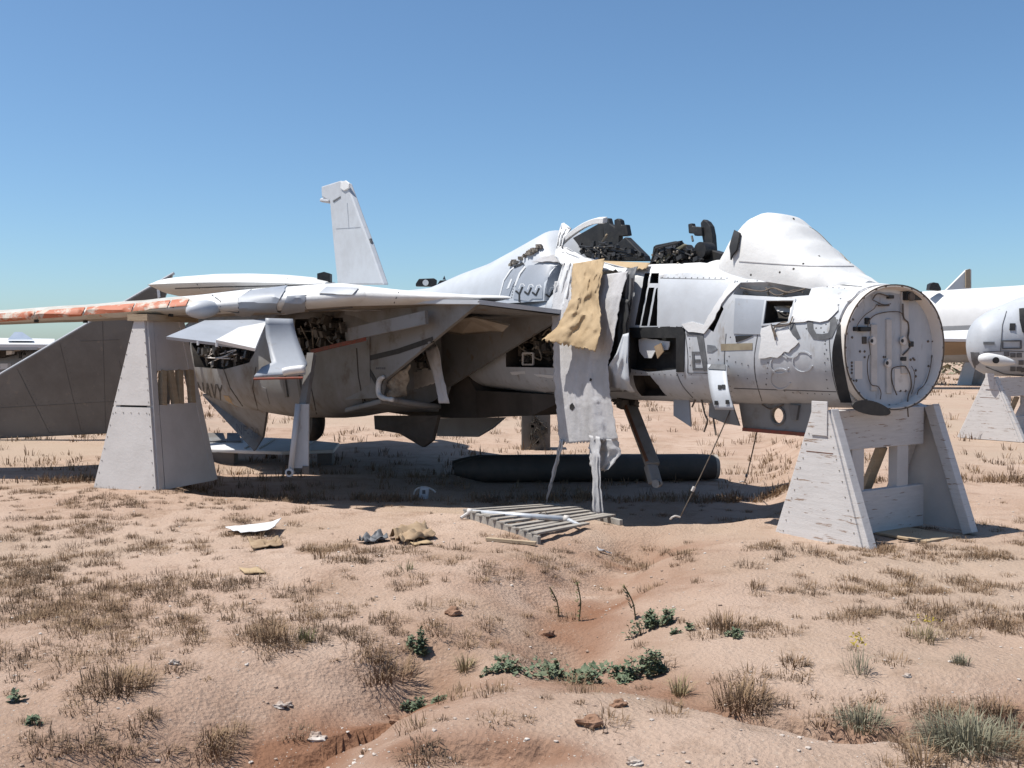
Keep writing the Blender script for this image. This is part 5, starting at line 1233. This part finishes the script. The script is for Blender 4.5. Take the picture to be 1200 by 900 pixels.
for x in (-60, 30): MB().beam(lp(x, 430, 34), Vector((lp(x, 430, 34).x, 0, 0)), .12, .12).build('support_post', 'far_white', lj)
# low desert brush far away
def brush(name, yv, n, x0, x1, m, label, hmax, seed):
    r = random.Random(seed); mb = MB()
    for i in range(n):
        y = r.uniform(*yv); x = r.uniform(x0, x1) * y; h = r.uniform(.4, 1) * hmax
        for k in range(7):
            a = r.uniform(0, 6.28); rr = h * r.uniform(.3, 1.3); c = Vector((x + math.cos(a) * rr, y + math.sin(a) * rr, r.uniform(.1, .7) * h)); s = h * r.uniform(.25, .5)
            mb.add([c + Vector((s * r.uniform(-1, 1), s * r.uniform(-1, 1), s * r.uniform(-.6, .9))) for _ in range(4)], [(0, 1, 2), (0, 2, 3), (1, 2, 3)])
    return tag(mb.build(name, m), label, 'brush', kind='stuff')
brush('distant_brush', (70, 420), 2600, -.75, .75, 'sage', 'low grey-green desert brush along the horizon', 1.0, 5)
# ================================================================ vegetation
def blades(mb, x, y, z, n, h, spread, wd, r, lean=.9, droop=.25):
    for k in range(n):
        a = r.uniform(0, 6.283); d = r.uniform(0, 1) ** .7 * spread; bx_, by_ = x + math.cos(a) * d, y + math.sin(a) * d
        a2 = a + r.uniform(-.9, .9); ln = h * r.uniform(.45, 1.1); tl_ = r.uniform(.15, lean); w2 = wd * r.uniform(.6, 1.3)
        dx, dy = math.cos(a2), math.sin(a2); px_, py_ = -dy * w2, dx * w2
        fl_ = 1 / math.sqrt(1 + tl_ * tl_); ln *= 1.15; z1 = ln * fl_; h1 = ln * fl_ * tl_
        m1 = (bx_ + dx * h1 * .45, by_ + dy * h1 * .45, z + z1 * .62)
        m2 = (bx_ + dx * h1, by_ + dy * h1, z + z1 * max(.35, 1 - droop * tl_))
        mb[0].extend([(bx_ - px_, by_ - py_, z - .01), (bx_ + px_, by_ + py_, z - .01), (m1[0] + px_ * .7, m1[1] + py_ * .7, m1[2]), (m1[0] - px_ * .7, m1[1] - py_ * .7, m1[2]), m2])
        b0 = len(mb[0]) - 5; mb[1].extend([(b0, b0 + 1, b0 + 2, b0 + 3), (b0 + 3, b0 + 2, b0 + 4)])
def quick(name, mb, m, parent=None):
    me = bpy.data.meshes.new(name); me.from_pydata(mb[0], [], mb[1]); me.materials.append(M(m)); me.update()
    o = bpy.data.objects.new(name, me); COL.objects.link(o)
    if parent: o.parent = parent
    return o
# patches where the dry growth is thick, read off the photograph: (px, py, radius x px, radius y px, weight)
THICK = [(90, 690, 150, 30, 1), (130, 720, 110, 14, .8), (60, 770, 80, 14, .6), (130, 790, 75, 18, 1.2), (210, 745, 60, 10, .9), (320, 742, 55, 16, 1.0), (430, 745, 70, 18, 1.2), (400, 710, 40, 12, .8), (110, 620, 110, 14, .8), (170, 640, 50, 8, .7),
         (60, 585, 110, 8, .8), (220, 590, 130, 8, .7), (70, 870, 60, 22, .8), (230, 868, 60, 16, .9), (430, 655, 35, 7, .9), (380, 645, 30, 7, .8), (280, 635, 60, 8, .5), (700, 655, 90, 14, .9), (620, 668, 60, 14, .6), (560, 735, 70, 18, .6),
         (1000, 690, 130, 10, .7), (1060, 720, 100, 10, .9), (870, 735, 50, 10, 1.1), (1140, 730, 70, 12, .9), (880, 800, 40, 26, 1.0), (1060, 650, 140, 8, .6), (1010, 830, 60, 14, .8), (1150, 860, 70, 36, 1.1), (920, 640, 110, 6, .6), (1150, 690, 80, 10, .7), (940, 790, 40, 8, .6), (500, 550, 60, 5, .4)]
def dens_at(px, py):
    v = 0.0
    for a, b, c, d, wt in THICK:
        v += wt * math.exp(-((px - a) / c) ** 2 - ((py - b) / d) ** 2)
    return v
def proj(x, y, z):
    cp, sp = math.cos(PITCH), math.sin(PITCH); dz = z - CH; f = y * cp - dz * sp; u_ = y * sp + dz * cp
    return 600 + FPX * x / f, 450 - FPX * u_ / f
r = random.Random(21); dry = ([], []); straw = ([], []); cand = 26000; cx = []; cy = []
for i in range(cand):
    if i < 20000: y = 4.0 + 9.5 * r.random() ** 1.15
    else: y = 12 + 60 * r.random() ** 1.7
    cx.append(r.uniform(-.56, .56) * y); cy.append(y)
cz = hgt(np.array(cx), np.array(cy)); nz = fbm(np.array(cx) * 1.1, np.array(cy) * 1.1, 61, 4); nz2 = fbm(np.array(cx) * .35, np.array(cy) * .35, 71, 3)
gd = seg_d(np.array(cx), np.array(cy), GUL)
for x, y, z, a, b, g in zip(cx, cy, cz, nz, nz2, gd):
    px, py = proj(x, y, z)
    if y < 13:
        dn_ = dens_at(px, py); pr_ = (dn_ * (.75 + 1.8 * a) * .60 + max(0, a - .08) * .5 + .012) * .74
        if r.random() > pr_: continue
        q1 = r.random() ** 1.6; h = .024 + .040 * q1 + .014 * r.random()
        blades(dry, x, y, float(z), int(34 + 84 * q1), h, .030 + .10 * q1, .0020, r, 2.8, .30)
    else:
        if r.random() > .34 + 1.9 * a + 1.2 * b: continue
        k = 1 + (y - 13) * .06
        blades(dry, x, y, float(z), 12, (.07 + .09 * r.random()) * min(1.8, k), .10 * k, .005 * k, r, 1.3, .4)
o = quick('dry_grass', dry, 'dry_grass'); tag(o, 'low brown dry grass and weeds scattered over the dirt', 'grass', kind='stuff')

# pebbles and clods
peb = MB(); r = random.Random(5)
ico = bmesh.new(); bmesh.ops.create_icosphere(ico, subdivisions=1, radius=1); ico.verts.ensure_lookup_table(); IV = [v.co.copy() for v in ico.verts]; IF = [tuple(v.index for v in f.verts) for f in ico.faces]; ico.free()
ico = bmesh.new(); bmesh.ops.create_icosphere(ico, subdivisions=3, radius=1); ico.verts.ensure_lookup_table(); IV2 = [v.co.copy() for v in ico.verts]; IF2 = [tuple(v.index for v in f.verts) for f in ico.faces]; ico.free()
px_, py_ = [], []
for i in range(3200):
    y = 4.0 + 8 * r.random() ** 1.6; px_.append(r.uniform(-.52, .52) * y); py_.append(y)
pz_ = hgt(np.array(px_), np.array(py_))
for x, y, z in zip(px_, py_, pz_):
    s = .0025 + .010 * r.random() ** 7
    peb.add([Vector((x + v.x * s * r.uniform(.8, 1.5), y + v.y * s * r.uniform(.8, 1.3), float(z) + s * .35 + v.z * s * .6)) for v in IV], IF)
tag(peb.build('pebbles', 'stone'), 'small pale pebbles scattered over the foreground dirt', 'pebbles', kind='stuff')
clods = [((690, 848), .048, 'brown dirt clod on the mound in the bottom middle'), ((723, 827), .035, 'small dark pointed clod below the green weeds'), ((203, 778), .03, 'small round grey stone in the left foreground dirt'), ((328, 811), .03, 'flat dark stone above the left bank of the gully'), ((338, 803), .022, 'small black stone right of the flat dark stone'),
         ((742, 895), .03, 'pale round stone at the bottom edge of the picture'), ((372, 884), .04, 'brown stone near the bottom left bank'), ((1062, 793), .022, 'pale pebble right of the yellow-flowered plant'), ((470, 838), .05, 'reddish clod broken off the left bank'), ((640, 745), .05, 'reddish clod in the middle of the gully'), ((530, 720), .05, 'dark crumbling clod on the left gully slope')]
for (px, py), s, lb in clods:
    c = GG(px, py); rr = random.Random(int(px)); vs = []
    kk = fbm(np.array([v.x * 1.4 + px for v in IV2]), np.array([v.y * 1.4 + v.z * 2.1 for v in IV2]), int(py), 4)
    for v in IV2:
        k_ = 1 + 1.5 * float(kk[len(vs)]); vs.append(Vector((v.x * 1.3, v.y, v.z * .7 + .22)) * s * k_ * .85)
    ob = mobj('stone', vs, IF2, 'stone' if 'stone' in lb or 'pebble' in lb else 'dirt_clod'); ob.location = (c.x, c.y, gz(c.x, c.y)); tag(ob, lb, 'stone', 'loose stones and clods')
# individual plants
def leafy(px, py, label, rad_px, hpx, n, m, leaf=.022, seed=1, name='green_weed', stem='stalk', group='green weeds in the gully', flat=1.0):
    c = GG(px, py); k = c.y / FPX; rx = rad_px * k; H_ = hpx * k; r = random.Random(seed); o = empty(name, (c.x, c.y, gz(c.x, c.y)))
    lf = ([], []); stm = ([], []); gx_, gy_ = np.meshgrid(np.linspace(-1.2, 1.2, 13) * rx, np.linspace(-.8, .8, 13) * rx); gh_ = hgt(c.x + gx_, c.y + gy_) - o.location.z
    def zz_(x, y): return float(gh_[min(12, max(0, int((y / rx + .8) / 1.6 * 12 + .5))), min(12, max(0, int((x / rx + 1.2) / 2.4 * 12 + .5)))])
    cl_ = [(r.uniform(0, 6.283), r.random() ** .5, r.uniform(.4, 1.15)) for _ in range(max(4, n // 45))]
    for i in range(int(n * 1.6)):
        a0, d0, h0 = r.choice(cl_); a = a0 + r.gauss(0, .28); d = min(1.1, abs(d0 + r.gauss(0, .13))); x = math.cos(a) * d * rx; y = math.sin(a) * d * rx * .55 * flat
        zz = zz_(x, y); h = H_ * (1 - .5 * d * d) * r.uniform(.05, 1.05) * h0
        s = leaf * r.uniform(.45, 1.3); b = r.uniform(0, 6.283); el = r.uniform(-.3, .9)
        t = Vector((math.cos(b) * math.cos(el), math.sin(b) * math.cos(el), math.sin(el))); sd_ = t.cross(Vector((r.uniform(-.5, .5), r.uniform(-.5, .5), 1))).normalized() * s * .36
        p = Vector((x, y, zz + h)); b0 = len(lf[0]); lf[0].extend([p, p + t * s * .5 + sd_, p + t * s, p + t * s * .5 - sd_]); lf[1].append((b0, b0 + 1, b0 + 2, b0 + 3))
        if i % 6 == 0:
            b0 = len(stm[0]); w_ = .0022; stm[0].extend([(x * .8 - w_, y * .8, zz - .01), (x * .8 + w_, y * .8, zz - .01), (x + w_ * .5, y, zz + h), (x - w_ * .5, y, zz + h)]); stm[1].append((b0, b0 + 1, b0 + 2, b0 + 3))
    quick('foliage', lf, m, o); quick('stem', stm, stem, o)
    return tag(o, label, 'plant', group)
leafy(650, 790, 'widest dark green weed mat spreading across the gully floor', 62, 20, 430, 'weed_green', .035, 1, flat=1.5)
leafy(700, 797, 'dark green weed at the right end of the wide weed mat', 36, 20, 260, 'weed_green', .035, 2, flat=1.4)
leafy(755, 792, 'upright green weed right of the wide weed mat', 22, 36, 380, 'weed_green', .03, 3)
leafy(760, 737, 'bushy grey-green weed on the right slope of the gully', 28, 26, 380, 'weed_green', .028, 4)
leafy(798, 740, 'small green weed right of the bushy grey-green weed', 14, 10, 110, 'weed_green', .024, 5)
leafy(493, 745, 'slim dark green weed on the left slope of the gully', 14, 28, 240, 'weed_green', .028, 6)
leafy(497, 768, 'spreading green weed below the slim dark green weed', 26, 16, 240, 'weed_green', .026, 7)
leafy(585, 787, 'thin green weed at the left end of the wide weed mat', 24, 12, 150, 'weed_green', .026, 8)
leafy(133, 893, 'small dark green tuft at the bottom left', 18, 14, 260, 'weed_green', .022, 9, group='weeds at the bottom left')
leafy(20, 823, 'tiny green seedling at the left edge', 7, 14, 26, 'weed_green', .034, 10, group='weeds at the bottom left')
leafy(41, 850, 'tiny green seedling a step right of the left edge', 8, 12, 30, 'weed_green', .030, 11, group='weeds at the bottom left')
leafy(245, 880, 'grey-green weed patch in the bottom left foreground', 45, 16, 300, 'sage', .026, 12, group='weeds at the bottom left')
leafy(858, 748, 'low grey-green sprig beside the dry bush on the right', 18, 10, 110, 'weed_green', .022, 13)
def spray(px, py, label, rad_px, hpx, n, m, seed=1, name='dry_bush', bloom=0, group='dry bushes', wd=.0028, lean=.9):
    c = GG(px, py); k = c.y / FPX; o = empty(name, (c.x, c.y, gz(c.x, c.y))); r = random.Random(seed); b = ([], [])
    blades(b, 0, 0, 0, n, hpx * k * .95, rad_px * k * .75, wd * .9, r, lean * 1.35, .28); quick('stems', b, m, o)
    if bloom:
        f = ([], [])
        for i in range(bloom):
            a = r.uniform(0, 6.28); d = r.random() * rad_px * k * .8; p = Vector((math.cos(a) * d, math.sin(a) * d * .6, hpx * k * r.uniform(.85, 1.15))); s = .011
            for j in range(2):
                b0 = len(f[0]); q_ = [p + Vector((r.uniform(-s, s), r.uniform(-s, s), r.uniform(-s, s))) for _ in range(3)]; f[0].extend(q_); f[1].append((b0, b0 + 1, b0 + 2))
        quick('blossom', f, 'yellow_bloom', o)
    return tag(o, label, 'plant', group)
spray(1006, 790, 'tall sparse plant with yellow blossoms on bare dirt at the right', 20, 42, 44, 'sage', 1, 'flowering_plant', 34, 'yellow-flowered plants', .0022)
spray(1085, 750, 'bushy plant dotted with yellow blossoms behind the sparse one', 24, 24, 110, 'straw', 2, 'flowering_plant', 26, 'yellow-flowered plants', .0022)
spray(1125, 778, 'low pale straw tuft at the right, below the yellow-flowered plants', 14, 16, 90, 'sage', 3)
spray(850, 738, 'straw-coloured grass tuft on the right slope beside a green sprig', 26, 30, 150, 'dry_grass', 4)
spray(797, 815, 'small upright straw tuft right of the green weeds', 12, 28, 90, 'straw', 5)
spray(545, 765, 'small upright straw tuft left of the wide weed mat', 12, 22, 80, 'straw', 6)
spray(870, 825, 'tangled brown dead bush above the broken bank', 42, 40, 300, 'dry_grass', 7, lean=1.3)
spray(930, 778, 'greyish dry bush in the right middle ground', 22, 16, 120, 'dry_grass', 8, lean=1.4)
spray(1010, 850, 'pale grey dry grass tuft along the broken bank', 40, 28, 260, 'sage', 9, lean=1.2)
spray(1130, 875, 'largest grey-green sage clump in the bottom right corner', 62, 48, 620, 'sage', 10, lean=1.3)
spray(1185, 860, 'grey-green sage clump at the right edge by the bank', 42, 42, 380, 'sage', 11, lean=1.3)
spray(1080, 897, 'brown dry stalks at the bottom right edge', 28, 40, 90, 'dry_grass', 12, lean=1.3)
spray(450, 762, 'broad straw-brown bush left of the green weeds', 50, 28, 320, 'dry_grass', 13, lean=1.3)
spray(140, 805, 'broad brown dry bush in the left foreground', 58, 30, 420, 'dry_grass', 14, lean=1.3)
spray(320, 748, 'brown dry bush in the left middle ground', 36, 22, 240, 'dry_grass', 15, lean=1.3)
spray(357, 752, 'small greenish bush at the left middle ground', 12, 20, 90, 'stalk', 16)
spray(195, 862, 'thin yellowish sprig beside the grey-green patch at the bottom left', 20, 18, 50, 'stalk', 17)
spray(475, 668, 'small spiky tuft below the folded tan cardboard', 13, 15, 34, 'stalk', 18)
spray(376, 655, 'spiky dry tuft above the bare left slope', 14, 16, 50, 'dry_grass', 19)
spray(885, 690, 'spiky sprig on the right slope below the nose stand', 16, 16, 40, 'dry_grass', 20)
def stalk(px, py, tx, ty, label, seed):
    c = GG(px, py); o = empty('weed_stalk', (c.x, c.y, gz(c.x, c.y))); b = o.location; r = random.Random(seed)
    top = W(tx, ty, c.y) - b; mid = top * .5 + Vector((.02, 0, 0))
    MB().tube(smoothpath([Vector((0, 0, -.01)), mid, top], 4), .005, 5).build('stem', 'stalk', o)
    f = ([], [])
    for i in range(46):
        t = r.uniform(.08, 1); p = top * t; a = r.uniform(0, 6.28); s = .03 * r.uniform(.5, 1.2); d = Vector((math.cos(a), math.sin(a), .5)) * s; sd_ = Vector((-math.sin(a), math.cos(a), 0)) * s * .25
        b0 = len(f[0]); f[0].extend([p, p + d * .5 + sd_, p + d, p + d * .5 - sd_]); f[1].append((b0, b0 + 1, b0 + 2, b0 + 3))
    quick('leaves', f, 'stalk', o); tag(o, label, 'plant', 'tall single stalks in the gully')
stalk(655, 722, 644, 688, 'leftmost of the three tall leafy stalks in the gully', 1)
stalk(678, 728, 676, 682, 'middle one of the three tall leafy stalks in the gully', 2)
stalk(745, 722, 731, 686, 'rightmost and stoutest of the three tall leafy stalks in the gully', 3)
